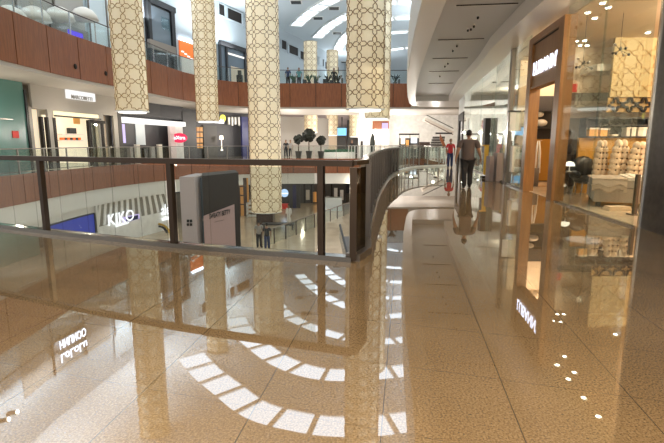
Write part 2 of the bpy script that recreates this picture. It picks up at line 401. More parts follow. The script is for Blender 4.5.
for p, l in zip((A1, A2, A3, A4, A5, A6, A7, A8), ('curved skylight strip nearest in the atrium ceiling, seen only mirrored in the floor', 'second curved skylight strip, mirrored in the floor above the nearest one',
        'third curved skylight strip in the atrium ceiling', 'curved skylight strip whose end shows right of the patterned column', 'curved skylight strip ending over the tall round column in the distance',
        'short curved skylight strip beside the large hanging column', 'far skylight strip seen between hanging column and corridor slab', 'farthest small skylight strip above the slab edge')):
    skylight(p, 2.1, l, {id(A1): .95, id(A2): .85}.get(id(p), .6))
# vents between the strips
for i, (x, y) in enumerate([(318, 18), (337, 33), (296, 2), (322, -6), (303, -14), (334, 8), (343, 62)]):
    p = atz(x, y, 13.97)
    r = thing('ceiling_vent', p, 'small grey ceiling vent between the skylight strips', 'vent', 'vents in the atrium ceiling')
    MB().box(p.x-.55, p.x+.55, p.y-.55, p.y+.55, 13.93, 14.0).build('vent_frame', 'white_metal', r)
    mb = MB()
    for k in range(5): mb.box(p.x-.45, p.x+.45, p.y-.45+k*.19, p.y-.33+k*.19, 13.9, 13.93)
    mb.build('vent_slats', 'dark_metal', r)
# clerestory openings: dark square recesses in the upper wall
k = 0
for x, y, w in ((190, -14, 12), (207, -4, 12), (221, 7, 7), (234, 16, 17), (247.5, 26, 7), (283.5, 45, 6), (293, 50.5, 11), (303, 56, 8), (321, 62, 7), (326.5, 66, 6), (344, 73, 8), (336.5, 69.5, 5)):
    try: a = sight(S2, x-w/2, y); b = sight(S2, x+w/2, y)
    except ValueError: continue
    k += 1; zc = min((a.z+b.z)/2, 13.35); zl, zh = zc-.48, zc+.48
    w_ = struct('window_%d' % k, MB().wbox(a, b, zl, zh, .0, .03), 'shadow_gap', label='dark square opening high in the pale wall')
    f = MB(); d = (Vector(b[:2])-Vector(a[:2])); 
    f.wbox(a, b, zh, zh+.08, 0, .12).wbox(a, b, zl-.08, zl, 0, .12).wbox(a, (a.x+d.x*.08, a.y+d.y*.08), zl, zh, 0, .12).wbox((a.x+d.x*.92, a.y+d.y*.92), b, zl, zh, 0, .12)
    f.build('window_frame', 'blue_grey_wall', w_)

# ------------------------------------------------------------------ hanging columns with star lattice
def column(c, r, zb, zt, label, around=8, mat='lattice_brown', lw=.035, light=True, name='hanging_column', cat='column', core='lantern_cream', group=None):
    root = thing(name, (c[0], c[1], zb), label, cat, group)
    prof = [(r, zb), (r, zt)]
    MB().lathe((c[0], c[1], 0), prof, 40).build('column_shade', core, root, smooth=False)
    P = 2*math.pi*r/around; rows = int((zt-zb)/P)+1
    mb = MB(); R = P/2; ri = R*.765; rr = r+.004
    def pt(u, z, dr): a = u/r; return (c[0]+(rr+dr)*math.cos(a), c[1]+(rr+dr)*math.sin(a), z)
    def seg(u0, z0, u1, z1):
        z0 = min(max(z0, zb), zt); z1 = min(max(z1, zb), zt)
        du, dz = u1-u0, z1-z0; l = math.hypot(du, dz)
        if l < 1e-3: return
        nu, nz = -dz/l*lw/2, du/l*lw/2
        q = [(u0-nu, z0-nz), (u1-nu, z1-nz), (u1+nu, z1+nz), (u0+nu, z0+nz)]
        mb.hexa([pt(u, z, 0) for u, z in q] + [pt(u, z, .02) for u, z in q])
    for j in range(rows):
        for i in range(around):
            u0 = i*P; z0 = zb + P*.5 + j*P
            V = []
            for k in range(16):
                an = k*math.pi/8; rad = R if k % 2 == 0 else ri
                V.append((u0+rad*math.cos(an), z0+rad*math.sin(an)))
            for k in range(16):
                a, b = V[k], V[(k+1) % 16]
                # only the side turned to the atrium viewer and its flanks is fully built; skip nothing
                seg(*a, *b)
            m = P*.5   # small diagonal cross lines in the gaps
            seg(u0+m-.10*P, z0+m-.10*P, u0+m+.10*P, z0+m+.10*P); seg(u0+m-.10*P, z0+m+.10*P, u0+m+.10*P, z0+m-.10*P)
    mb.build('star_lattice', mat, root)
    MB().lathe((c[0], c[1], 0), [(r+.03, zb-.05), (r+.03, zb)], 40).build('bottom_ring', 'white_metal', root)
    if light: MB().lathe((c[0], c[1], 0), [(r*.86, zb-.10), (r*.86, zb-.05)], 32).build('bottom_light', 'lantern_base_light', root)
    return root
column((-9.62, 23), .73, 2.92, 14, 'cream hanging lantern column with star lattice, leftmost of the row', 7, 'lattice_gold', .03)
column((-8.62, 33), .74, 2.9, 14, 'narrow pale hanging lantern column, second from the left', 8, 'lattice_gold')
cC = column((-5.25, 37), 1.22, -4.0, 14, 'tall patterned column reaching down to a brown base on the lower level', 8, 'lattice_brown', .04, light=False, name='lantern_column')
b = MB().box(-6.0, -4.7, 36.4, 37.6, -5.0, -4.05).build('column_base', 'dark_wood', cC)
column((1.45, 21), .82, 2.88, 14, 'large cream hanging lantern column right of centre with brown star lattice', 8, 'lattice_brown', .03)
column((2.85, 30), .76, 2.95, 14, 'pale hanging column just behind and right of the large central one', 7, 'lattice_pale', .03)
column((-2.35, 53), .72, 2.6, 12.2, 'distant pale round column left of the large hanging one, nearer of two', 7, 'lattice_pale', .04)
column((.05, 60), .70, 2.4, 12.6, 'distant pale round column right beside the large hanging one, farther of two', 7, 'lattice_pale', .04)
column((2.75, 58), .62, 2.2, 6.0, 'small pale hanging lantern seen right of the blue screen', 7, 'lattice_pale', .04)

# ------------------------------------------------------------------ railings
def railing(name, path, z, hgt, label, post_step, pw, rail_mat, post_mat, glass_mat, hr=.035, curb=None, start=0.0, clamps=False, group=None, base=0.0, post_d=None, panels=True, flat=None):
    c = at_len(path, plen(path)/2)[0]
    root = thing(name, (c[0], c[1], z), label, 'railing', group)
    L = plen(path)
    if flat: MB().strip(path, z+hgt-flat[1], z+hgt, -flat[0]/2, flat[0]/2).build('handrail', rail_mat, root)
    else: MB().tube([(x, y, z+hgt-hr) for x, y in path], hr, 10).build('handrail', rail_mat, root, smooth=True)
    if curb: MB().strip(path, z, z+curb[1], -curb[0]/2, curb[0]/2).build('base_channel', curb[2], root)
    S = []; s = start if not isinstance(start, list) else L+1
    if isinstance(start, list): S = list(start)
    while s < L + .01: S.append(min(s, L-.001)); s += post_step
    for s in S:
        (x, y), t = at_len(path, s)
        a = (x-t[0]*pw/2, y-t[1]*pw/2); b2 = (x+t[0]*pw/2, y+t[1]*pw/2); pd = post_d or pw
        p = MB().wbox(a, b2, z+.02, z+hgt-.04, -pd/2, pd/2).build('post', post_mat, root)
        if clamps:
            mb = MB()
            for zz in (z+.28, z+hgt-.28):
                mb.bar((x-t[0]*.17, y-t[1]*.17, zz), (x+t[0]*.17, y+t[1]*.17, zz), .022)
                mb.tube([(x-t[0]*.17, y-t[1]*.17-.02, zz), (x-t[0]*.17, y-t[1]*.17+.03, zz)], .028, 8); mb.tube([(x+t[0]*.17, y+t[1]*.17-.02, zz), (x+t[0]*.17, y+t[1]*.17+.03, zz)], .028, 8)
            q = mb.build('glass_clamp', 'dark_metal'); q.parent = p; q.matrix_parent_inverse = Matrix.Translation(-root.location)
    if panels:
        G = S if S[0] < .3 else [0] + S
        if L - G[-1] > .5: G.append(L)
        for s0, s1 in zip(G, G[1:]):
            MB().strip(subpath(path, s0+.05+pw/2, s1-.05-pw/2), z+.07, z+hgt-.09, -.006, .006).build('glass_panel', glass_mat, root)
    return root
_j = offset(LEFT_RAIL + CURVE_RAIL[1:], .07); inL = _j[:len(LEFT_RAIL)]; inC = _j[len(LEFT_RAIL)-1:]; LC = 17.2
inC, inC2 = subpath(inC, 0, LC), subpath(inC, LC, plen(inC))
# near railing: straight run, corner and long curved run are one continuous railing
def len_at_x(path, X):
    acc = 0
    for a, b in zip(path, path[1:]):
        l = math.dist(a, b)
        if a[0] <= X <= b[0]: return acc + l*(X-a[0])/(b[0]-a[0])
        acc += l
nr = railing('glass_railing', inL, 0, 1.20, 'near dark bronze railing with clear glass that curves away beside the corridor', 2.22, .076, 'bronze', 'bronze', 'rail_glass', curb=(.15, .06, 'curb_steel'), start=[len_at_x(inL, v) for v in (-9.3, -6.95, -4.50, -2.16, -.13)], clamps=True, flat=(.10, .07))
def grow(root, path, start, step, pm='steel_dark', gm='smoked_glass', cm='steel_dark', hm='bronze'):
    tmp = railing('glass_railing', path, 0, 1.20, 'x', step, .05, hm, pm, gm, curb=(.18, .09, cm), start=start, flat=(.09, .055), post_d=.14 if pm == 'steel_dark' else .05)
    for ch in list(tmp.children):
        w = ch.matrix_parent_inverse.copy(); loc = tmp.location.copy()
        ch.parent = root; ch.matrix_parent_inverse = Matrix.Translation(-root.location)
    bpy.data.objects.remove(tmp)
grow(nr, inC, 1.1, 1.15)
grow(nr, inC2, .1, .9, 'rail_grey', 'clear_glass', 'white_metal', 'rail_grey')
MB().box(inC[0][0]-.04, inC[0][0]+.04, inC[0][1]-.05, inC[0][1]+.05, 0.02, 1.12).build('corner_post', 'bronze', nr)
MB().strip(CURVE_RAIL[1:], -.35, .0, -.06, .0).build('edge_plate', 'steel_dark', nr)

inE1 = offset(E1L, -.15); inE2 = offset(E2L, -.12)
railing('glass_railing', inE1, 0, 1.17, 'slim grey glass railing along the walkway across the atrium, same level', 2.0, .06, 'rail_grey', 'rail_grey', 'clear_glass', hr=.03, start=.5)
railing('glass_railing', inE2, 6.5, 1.15, 'upper glass railing with thin dark handrail above the brown fascia panels', 1.95, .05, 'bronze', 'steel', 'clear_glass', hr=.03, start=.4)
railing('glass_railing', offset(E2R, .12), 6.5, 1.15, 'glass railing on the slab edge above the corridor', 2.0, .05, 'steel', 'steel', 'clear_glass', hr=.03, start=.4)
FR = [(7.0, 28.87), (7.55, 31), (8.0, 36), (8.3, 42.3)]
railing('glass_railing', FR, 0, 1.17, 'pale railing at the far end of the corridor bending towards the white wall', 1.6, .05, 'rail_grey', 'white_metal', 'clear_glass', hr=.03)
# baluster screen on the walkway beyond
path = [(1.4, 44.0), (8.0, 44.0)]
r = thing('baluster_railing', (5, 44.0, 0), 'long white railing of close upright balusters below the white wall', 'railing')
MB().bar((1.4, 44.0, 1.15), (8.4, 44.0, 1.15), .06).build('handrail', 'white_metal', r)
for i in range(24): MB().box(1.5+i*.29, 1.6+i*.29, 43.97, 44.03, 0, 1.12).build('baluster', 'white_metal', r)

# ------------------------------------------------------------------ corridor ceiling fittings
for i, (x, y, w) in enumerate([(487, 4, 1.5), (461, 39, 1.5), (450, 58, 1.4), (444, 71, 1.4), (441, 83, 1.4)]):
    p = atz(x, y, 4.86)
    r = thing('slot_vent', p, 'thin dark slot vent across the corridor ceiling', 'vent', 'slot vents in the corridor ceiling')
    MB().bar((p.x-w/2, p.y+.1, 4.85), (p.x+w/2, p.y-.1, 4.85), .035, .02).build('slot', 'shadow_gap', r)
    MB().bar((p.x-w/2, p.y+.15, 4.85), (p.x+w/2, p.y-.05, 4.85), .02, .04).build('slot_frame', 'rim_paint', r)
for i, (x, y) in enumerate([(474, 24), (471, 27), (478, 15), (453, 49), (448, 62), (445, 65), (440, 75), (457, 44), (468, 28)]):
    p = atz(x, y, 4.86)
    r = thing('ceiling_spotlight', p, 'small black spotlight or sensor on the corridor ceiling', 'spotlight', 'black fittings on the corridor ceiling')
    MB().lathe((p.x, p.y, 0), [(.03, 4.82), (.035, 4.86)], 12).build('mount', 'rim_paint', r)
    MB().lathe((p.x, p.y, 0), [(.02, 4.75), (.032, 4.77), (.032, 4.81), (.02, 4.82)], 12).build('lamp_head', 'dark_metal', r)

# ------------------------------------------------------------------ the corridor shop with the wooden portal
def swp(Y):
    for (a, b), (c, d) in zip(SW, SW[1:]):
        if b <= Y <= d: return (a+(c-a)*(Y-b)/(d-b), Y)
    return SW[-1]
def swsub(y0, y1): return [swp(y0)] + [p for p in SW if y0+.01 < p[1] < y1-.01] + [swp(y1)]
def flat_lattice(o, u, w, h, P, lw, th=.02):
    o = Vector(o); u = Vector(u).normalized(); n = Vector((u.y, -u.x, 0)); mb = MB(); R = P/2; ri = R*.765
    def seg(a, b):
        if max(a[0], b[0]) > w or min(a[0], b[0]) < 0 or max(a[1], b[1]) > h or min(a[1], b[1]) < 0: return
        mb.bar(o+u*a[0]+Vector((0, 0, a[1]))+n*th, o+u*b[0]+Vector((0, 0, b[1]))+n*th, lw, lw)
    for i in range(int(w/P)+2):
        for j in range(int(h/P)+2):
            V = [(i*P+(R if k % 2 == 0 else ri)*math.cos(k*math.pi/8), j*P+(R if k % 2 == 0 else ri)*math.sin(k*math.pi/8)) for k in range(16)]
            for k in range(16): seg(V[k], V[(k+1) % 16])
    return mb
# portal
pc = swp(12.75)
portal = thing('shop_portal', (pc[0], pc[1], 0), 'tall wooden shop portal with illuminated white sign letters, standing out from the glazing', 'portal')
a, b_, c_, d_ = swp(11.25), swp(11.58), swp(13.62), swp(13.95)
MB().wbox(a, b_, 0, 4.3, -.07, .22).build('portal_leg', 'portal_wood', portal)
MB().wbox(c_, d_, 0, 4.3, -.07, .22).build('portal_leg', 'portal_wood', portal)
MB().wbox(b_, c_, 2.95, 4.12, -.01, .18).build('lintel_panel', 'portal_wood', portal)
MB().wbox(b_, c_, 4.12, 4.3, -.07, .22).build('top_beam', 'portal_wood', portal)
MB().wbox(b_, c_, 2.90, 2.96, -.05, .2).build('lower_beam', 'portal_wood', portal)
MB().wbox(b_, c_, 4.09, 4.12, -.03, -.01).build('shadow_line', 'shadow_gap', portal)
lab(text('sign_letters', "LUBANN'", swp(13.5), swp(11.66), 3.25, .36, 'sign_bright', portal, .012, .03, bold=.0, fit=.5), 'white glowing sign letters')
# glazing
k = 0
def glazing(y0, y1, mat='shop_glass', z1=4.45):
    global k
    k += 1
    return struct('window_shop_%d' % k, MB().strip(swsub(y0, y1), .03, z1, -.008, .008), mat, label='tall frameless shop window')
for y0, y1 in ((7.7, 9.35), (9.38, 11.22), (13.98, 15.9), (16.2, 19.4), (19.45, 22.9), (22.95, 26.4), (26.45, 30.45)): glazing(y0, y1)
struct('trim_8', MB().strip(swsub(7.7, 11.22), 0, .03, -.02, .02), 'steel', label='floor channel of the shop glazing')
struct('trim_8', MB().strip(swsub(14.06, 30.4), 0, .06, -.04, .04), 'steel_dark', label='floor channel of the far shop glazing')
struct('trim_9', MB().wbox(swp(15.9), swp(16.18), 0, 4.45, -.07, .1), 'steel_dark', label='dark post between the two shops')
for y in (9.35, 19.42, 22.92): struct('trim_10', MB().wbox(swp(y), swp(y+.04), .05, 4.45, -.01, .015), 'pale_glass', label='slim joint between glass panes')
dp = thing('dark_shop_entrance', (*swp(30), 0), 'tall black entrance portal at the far end of the glazing', 'portal')
MB().strip(swsub(30.5, 31.2), 0, 3.4, -.04, .2).build('portal_leg', 'shadow_gap', dp); MB().strip(swsub(33.6, 34.8), 0, 3.4, -.04, .2).build('portal_leg', 'shadow_gap', dp)
MB().strip(swsub(31.2, 33.6), 2.9, 3.4, -.04, .2).build('lintel', 'shadow_gap', dp); MB().strip(swsub(31.2, 33.6), 0, 2.9, .05, .12).build('door_leaf', 'dark_wall', dp)
struct('wall_right', MB().strip(swsub(30.5, 34.9), 3.42, 4.44, 0, .3), 'pale_panel', label='pale wall above the far black entrance')
# black stone pillar at the right edge
pl = struct('trim_11', MB().wbox((4.97, 4.9), (5.23, 7.6), 0, 4.46, -.05, .75), 'stone_dark', label='dark stone clad pillar at the right edge of the view')
MB().wbox((4.95, 5.2), (5.205, 7.62), 0, 4.46, -.07, -.05).build('stone_face', 'stone_dark', pl)
MB().wbox((5.19, 7.6), (5.215, 7.68), 0, 4.46, -.09, .06).build('edge_strip', 'steel', pl)
struct('floor', MB().strip(swsub(7.6, 34), .0, .012, .12, 9), 'store_floor', label='pale beige floor inside the shops')

# inside of the near shop
BY = 15.6
def bz(y, d=BY): return spot(600, y, d).z
bw = struct('wall_shop_back', MB().box(7.6, 15, BY, BY+.15, 0, 4.42), 'beige_wall', label='beige back wall of the near shop')
MB().box(7.6, 15, BY-.04, BY, 2.75, 3.0).build('dark_band', 'charcoal', bw)
MB().box(7.6, 15, BY-.08, BY, 2.2, 2.75).build('grey_band', 'bed_grey', bw)
MB().box(7.6, 15, BY-.04, BY, 0, 2.2).build('lower_wall', 'charcoal', bw)
struct('wall_shop_side', MB().strip([(14.5, 4), (15.5, 35)], 0, 4.42, 0, .1), 'beige_wall', label='far side wall of the shops')
struct('wall_shop_near', MB().box(5.6, 15, 5.2, 5.3, 0, 4.42), 'beige_wall', label='near side wall of the shop')
x = spot(574, 87, BY-.05)
q = MB().box(x.x-.1, x.x+.1, BY-.07, BY-.041, x.z-.16, x.z+.1).build('red_notice', 'red_paint'); tag(q, 'small red square notice high on the beige shop wall', 'sign')
a = spot(566, 79, 15.2); b_ = spot(614, 71, 15.2)
struct('trim_12', MB().box(8.0, 11.6, 14.6, 15.6, 3.55, 3.75), 'warm_white', label='pale dropped beam inside the shop')
# gold star panel with a dark openwork border
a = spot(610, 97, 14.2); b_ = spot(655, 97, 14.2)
gs = thing('star_panel', (a.x, a.y, a.z), 'large gold star patterned panel high inside the near shop', 'screen')
MB().box(a.x, b_.x+.6, 14.2, 14.3, a.z, 4.42).build('screen_panel', 'panel_gold', gs)
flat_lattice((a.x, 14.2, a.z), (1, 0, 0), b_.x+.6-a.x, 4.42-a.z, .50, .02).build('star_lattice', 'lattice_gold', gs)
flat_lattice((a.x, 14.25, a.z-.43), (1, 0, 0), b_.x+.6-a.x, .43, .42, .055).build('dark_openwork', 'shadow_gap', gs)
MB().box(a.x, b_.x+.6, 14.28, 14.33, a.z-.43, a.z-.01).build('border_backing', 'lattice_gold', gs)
# shelf unit with boxes above the mustard panel
a = spot(585, 137, 13.0); b_ = spot(650, 118, 13.0)
su = thing('shelf_unit', (a.x, 13, a.z), 'long black wall shelf unit holding pale boxes above the mustard panel', 'shelf')
MB().box(a.x, b_.x+.5, 13.3, 13.36, a.z, b_.z).build('back_panel', 'dark_wall', su)
for z in (a.z, a.z+.32, b_.z): MB().box(a.x, b_.x+.5, 13.0, 13.3, z-.02, z+.02).build('shelf_board', 'dark_wall', su)
for i in range(4): MB().box(a.x+i*.62, a.x+i*.62+.03, 13.0, 13.3, a.z, b_.z).build('divider', 'dark_wall', su)
mp = struct('wall_mustard', MB().box(a.x-.1, b_.x+.5, 13.1, 13.2, 0, a.z-.02), 'mustard', label='mustard coloured panel behind the cushions')
for i, (x0, x1, y0, y1, m, t) in enumerate([(587.5, 597, 128, 136.5, 'amber_glow', 'amber lit box on the black shelf, leftmost'), (598.5, 608, 128.5, 136.5, 'amber_glow', 'amber lit box on the black shelf, second from left'),
        (624.5, 634.5, 127.5, 137, 'linen_white', 'square white box on the black shelf, left of the two'), (636, 645, 127.5, 137, 'linen_white', 'square white box on the black shelf, right of the two'), (610.5, 616, 134.5, 137, 'linen_white', 'small flat white box on the black shelf between the boxes')]):
    p0 = spot(x0, y1, 13.1); p1 = spot(x1, y0, 13.1)
    r = thing('storage_box', (p0.x, 13.1, p0.z), t, 'box', 'boxes on the black shelf')
    MB().box(p0.x, p1.x, 13.02, 13.25, a.z+.022, p1.z).build('box_body', m, r)
    MB().box(p0.x-.008, p1.x+.008, 13.0, 13.26, p1.z-.04, p1.z+.005).build('box_lid', 'linen_white', r)
# display bed
BA = math.radians(-24)
def bedp(u, v, z): return (5.80+u*math.cos(BA)-v*math.sin(BA), 10.25+u*math.sin(BA)+v*math.cos(BA), z)
def bedbox(mb, u0, u1, v0, v1, z0, z1): return mb.hexa([bedp(u0, v0, z0), bedp(u1, v0, z0), bedp(u1, v1, z0), bedp(u0, v1, z0), bedp(u0, v0, z1), bedp(u1, v0, z1), bedp(u1, v1, z1), bedp(u0, v1, z1)])
bed = thing('display_bed', (7, 10.6, 0), 'low grey upholstered display bed behind the near shop window', 'bed')
bedbox(MB(), 0, 2.2, 0, 1.75, .12, .42).build('bed_base', 'bed_fabric', bed)
bedbox(MB(), .02, 2.2, .02, 1.75, .435, .60).build('mattress', 'bed_fabric', bed)
for u, v in ((.05, .05), (.05, 1.6), (2.0, .05), (2.0, 1.6)): bedbox(MB(), u, u+.1, v, v+.1, .012, .12).build('leg', 'dark_wall', bed)
dv = MB()
for i in range(13): bedbox(dv, .62+i*.12, .62+i*.12+.125, .03, 1.45, .602, .66+.018*math.sin(i*1.3))
q = dv.build('duvet', 'linen_white'); tag(q, 'rumpled white duvet spread over the grey display bed', 'duvet')
th = MB(); W = [(1.2, .602), (.4, .606), (-.03, .60), (-.06, .46), (-.05, .36)]
for j in range(12):
    u0 = -.06+j*.055; dz = .01*math.sin(j*2.1); dr = .04*math.sin(j*.9)
    for (v0, z0), (v1, z1) in zip(W, W[1:]):
        e = 0 if z1 > .5 else dr
        th.hexa([bedp(u0, v0, z0+.002), bedp(u0+.056, v0, z0+.002), bedp(u0+.056, v1, z1+e), bedp(u0, v1, z1+e), bedp(u0, v0-.01, z0+.035+abs(dz)), bedp(u0+.056, v0-.01, z0+.035+abs(dz)), bedp(u0+.056, v1-.035, z1+.03+e), bedp(u0, v1-.035, z1+.03+e)])
q = th.build('throw_blanket', 'throw'); tag(q, 'taupe throw blanket draped over the left corner of the bed', 'blanket')
# tufted arched cushions
def cushion(xc, y, z, w, h, label):
    r = thing('tufted_cushion', (xc, y, z), label, 'cushion', 'arched cream cushions on the bed')
    mb = MB(); rows = 6
    for j in range(rows):
        t = (j+.5)/rows; ww = w*(1-.12*t if t < .3 else .96*math.sqrt(max(.06, 1-((t-.3)/.76)**2)))
        for s in (-1, 1):
            mb.blob((xc+s*ww*.26, y, z+h*t), (ww*.31, .11, h/rows*.80), 12, 8)
    mb.build('padded_body', 'cream_plush', r, smooth=True)
    for j in range(rows-1):
        t = (j+1)/rows; ww = w*(1-.12*t if t < .3 else .96*math.sqrt(max(.06, 1-((t-.3)/.76)**2)))
        for dx in (0, -ww*.28, ww*.28): MB().blob((xc+dx, y-.095, z+h*t), (.022, .02, .022), 6, 4).build('button', 'button_brown', r)
    return r
for xc, y0, w, l in ((602.5, 141.5, 13, 'narrow cream tufted arch cushion, leftmost of three'), (621.5, 141, 18, 'wide cream tufted arch cushion in the middle of three'), (640, 143, 18, 'cream tufted arch cushion half hidden by the pillar')):
    dd = 11.85-(xc-602)*.012; p = spot(xc, y0, dd); cushion(p.x, dd, .6, w/465*12.1, p.z-.6, l)
q = MB().box(5.72, 6.2, 9.5, 9.75, .012, .06).box(5.74, 6.18, 9.52, 9.74, .06, .10).build('folded_blanket', 'cream_plush'); tag(q, 'folded pinkish cream blanket on the floor before the bed', 'blanket')
p = spot(635, 214, 9.0); r = thing('upright_stand', (p.x, p.y, .012), 'slim grey metal upright beside the dark pillar', 'stand')
MB().box(p.x-.035, p.x+.035, 9.0, 9.06, .02, .80).build('upright', 'steel_dark', r); MB().box(p.x-.1, p.x+.1, 8.93, 9.13, .012, .03).build('foot_plate', 'steel_dark', r)
# low table, lamp, armchair
p = atz(578, 192, 0); tb = thing('side_table', (p.x, 12.8, .012), 'slim metal side table left of the black armchair', 'table')
tx, ty = spot(569, 172, 12.8).x, 12.8
MB().box(tx-.3, tx+.12, ty-.25, ty+.25, .60, .63).build('table_top', 'steel_dark', tb)
for sx in (tx-.28, tx+.09):
    for sy in (ty-.23, ty+.22): MB().box(sx, sx+.025, sy, sy+.025, .012, .60).build('leg', 'steel', tb)
lm = thing('table_lamp', (tx, ty, .63), 'small white dome lamp on the side table', 'lamp')
MB().lathe((tx, ty, 0), [(.07, .63), (.07, .645), (.012, .65), (.012, .78)], 14).build('lamp_base', 'white_metal', lm)
MB().lathe((tx, ty, 0), [(.13, .78), (.125, .83), (.09, .88), (.03, .905)], 18).build('lamp_shade', 'lamp_glow', lm, smooth=True)
ax = spot(587, 180, 12.6).x; ay = 12.6
ac = thing('armchair', (ax, ay, .012), 'black padded armchair facing the bed', 'chair')
MB().blob((ax, ay, .42), (.36, .33, .12), 14, 8).build('seat', 'chair_black', ac, smooth=True)
MB().blob((ax, ay+.28, .72), (.34, .12, .33), 14, 8).build('backrest', 'chair_black', ac, smooth=True)
for s in (-1, 1):
    MB().blob((ax+s*.34, ay, .55), (.08, .30, .12), 10, 6).build('armrest', 'chair_black', ac, smooth=True)
    for t in (-1, 1): MB().tube([(ax+s*.22, ay+t*.2, .36), (ax+s*.28, ay+t*.26, .012)], .018, 8).build('leg', 'steel', ac)
# black console with branch vase
cx0, cx1 = spot(564, 150, 14.6).x, spot(581, 150, 14.6).x
cs = thing('console_cabinet', (cx0, 14.6, .012), 'black console cabinet against the back of the near shop', 'cabinet')
MB().box(cx0, cx1, 14.6, 15.0, .05, 1.05).build('cabinet_body', 'dark_wall', cs)
for i in range(2): MB().box(cx0+.03+i*(cx1-cx0)/2, cx0-.03+(i+1)*(cx1-cx0)/2, 14.585, 14.6, .1, 1.0).build('door', 'charcoal', cs)
vz = thing('branch_vase', ((cx0+cx1)/2, 14.8, 1.05), 'dark vase with bare branches on the black console', 'vase')
MB().lathe(((cx0+cx1)/2, 14.8, 0), [(.05, 1.05), (.09, 1.15), (.08, 1.28), (.04, 1.36)], 14).build('vase_body', 'dark_metal', vz, smooth=True)
br = MB()
for i in range(9):
    a_ = i*.7; br.tube([((cx0+cx1)/2, 14.8, 1.3), ((cx0+cx1)/2+.1*math.cos(a_), 14.8+.05*math.sin(a_), 1.6), ((cx0+cx1)/2+.22*math.cos(a_), 14.8+.1*math.sin(a_), 1.85+.05*(i % 3))], [.008, .006, .003], 5)
br.build('branches', 'bark', vz)
# chandeliers
for x, y, l in ((583, 64, 'cluster pendant with small dark globes beside the wooden portal'), (620, 50, 'dark cluster pendant hanging before the gold star panel')):
    p = spot(x, y, 11.6); r = thing('cluster_pendant', p, l, 'pendant lamp', 'cluster pendants in the shop')
    MB().tube([(p.x, p.y, p.z), (p.x, p.y, 4.42)], .006, 6).build('cord', 'dark_metal', r)
    for i in range(9):
        a_ = i*2.4; rr = .10+.09*(i % 3)/2; zz = p.z-.12+.06*(i % 5)
        q = MB().tube([(p.x, p.y, p.z), (p.x+rr*math.cos(a_), p.y+rr*math.sin(a_), zz)], .006, 5).build('arm', 'dark_metal', r)
        MB().blob((p.x+rr*math.cos(a_), p.y+rr*math.sin(a_), zz), (.033, .033, .033), 8, 6).build('globe', 'dark_metal' if i % 4 else 'steel', q, smooth=True)
# interior seen through the doorway and left of it
def boxpx(x0, x1, y0, y1, d, dep, mat, name, parent=None, zmin=None):
    p0 = spot(x0, y1, d); p1 = spot(x1, y0, d)
    return MB().box(min(p0.x, p1.x), max(p0.x, p1.x), d, d+dep, p0.z if zmin is None else zmin, p1.z).build(name, mat, parent)
cb = thing('display_cabinet', (7.2, 17, 0), 'tall dark display cabinet seen through the shop doorway, pillows above a mustard front', 'cabinet')
boxpx(528, 556, 96, 184, 17.3, .1, 'dark_wall', 'back_panel', cb, .012)
boxpx(527.5, 556, 139, 184, 17.0, .28, 'mustard', 'lower_door', cb, .05)
for y in (110, 127, 137): boxpx(528, 556, y, y+1.2, 16.95, .4, 'dark_wall', 'shelf_board', cb)
for x0, x1, y0, y1, l in ((536, 549, 119, 126.5, 'long white pillow on the cabinet shelf, wider one'), (537, 545, 111.5, 117, 'small white pillow on the upper cabinet shelf')):
    p0 = spot(x0, y1, 17.0); p1 = spot(x1, y0, 17.0)
    q = MB().blob(((p0.x+p1.x)/2, 17.1, (p0.z+p1.z)/2), ((p1.x-p0.x)/2, .12, (p1.z-p0.z)/2), 14, 8).build('pillow', 'linen_white', smooth=True); tag(q, l, 'pillow')
p = spot(537, 165, 16.6); rb = thing('hanging_robe', (p.x, 16.6, 1.5), 'white robe hanging before the mustard cabinet front', 'robe')
rt = spot(537, 141, 16.6).z; rbm = MB()
for s, w in ((-1, .05), (1, .06)): rbm.tube([(p.x+s*.03, 16.6, rt), (p.x+s*.06, 16.6, rt-.4), (p.x+s*.07, 16.6, .35)], [.02, w*.8, w], 8)
rbm.build('robe_cloth', 'linen_white', rb, smooth=True); MB().bar((p.x-.12, 16.6, rt+.02), (p.x+.12, 16.6, rt+.02), .015).build('hanger', 'steel', rb)
struct('wall_shop_divider', MB().box(7.0, 15, 18.0, 18.12, 0, 4.42), 'beige_wall', label='beige dividing wall behind the doorway')
r = thing('towel_display', (*spot(514, 120, 15.0).xy, 1), 'pale patterned cloths hung on a rail left of the portal', 'display')
boxpx(509.5, 520, 112, 131, 15.2, .05, 'pattern_white', 'hung_cloth', r); boxpx(509, 521, 110.5, 112, 15.15, .12, 'dark_metal', 'rail', r)
boxpx(511, 520, 146, 172, 15.2, .15, 'linen_white', 'hung_robe', r)
MB().box(6.2, 6.7, 15.1, 15.5, .012, .6).build('plinth', 'bed_grey', r)
# planter boxes behind the glass
for i, (x0, x1, y0) in enumerate([(488.5, 494.5, 156), (495.5, 505.5, 153), (506.5, 513, 155)]):
    p0 = atz(x0, 183.5, .0); d = 17.0 - (.9 if i == 2 else 0); q = boxpx(x0, x1, y0, 183, d, .4, 'lilac_box', 'upholstered_box', None, .012)
    tag(q, ['lilac grey upholstered box, far one of three behind the glass', 'lilac grey upholstered box, middle of three behind the glass', 'lilac grey upholstered box next to the wooden portal'][i], 'box', 'upholstered boxes behind the glass')
r = thing('yellow_board', (*spot(486, 178, 18.6).xy, .012), 'tall yellow display board behind the shop glass right of the man', 'board')
boxpx(483.5, 489, 146, 175, 18.6, .08, 'yellow_paint', 'board_panel', r, .15); boxpx(483.0, 489.5, 144.8, 146, 18.58, .1, 'gold_metal', 'board_frame', r); boxpx(482, 489.5, 176, 178, 18.5, .25, 'dark_metal', 'board_foot', r, .012)
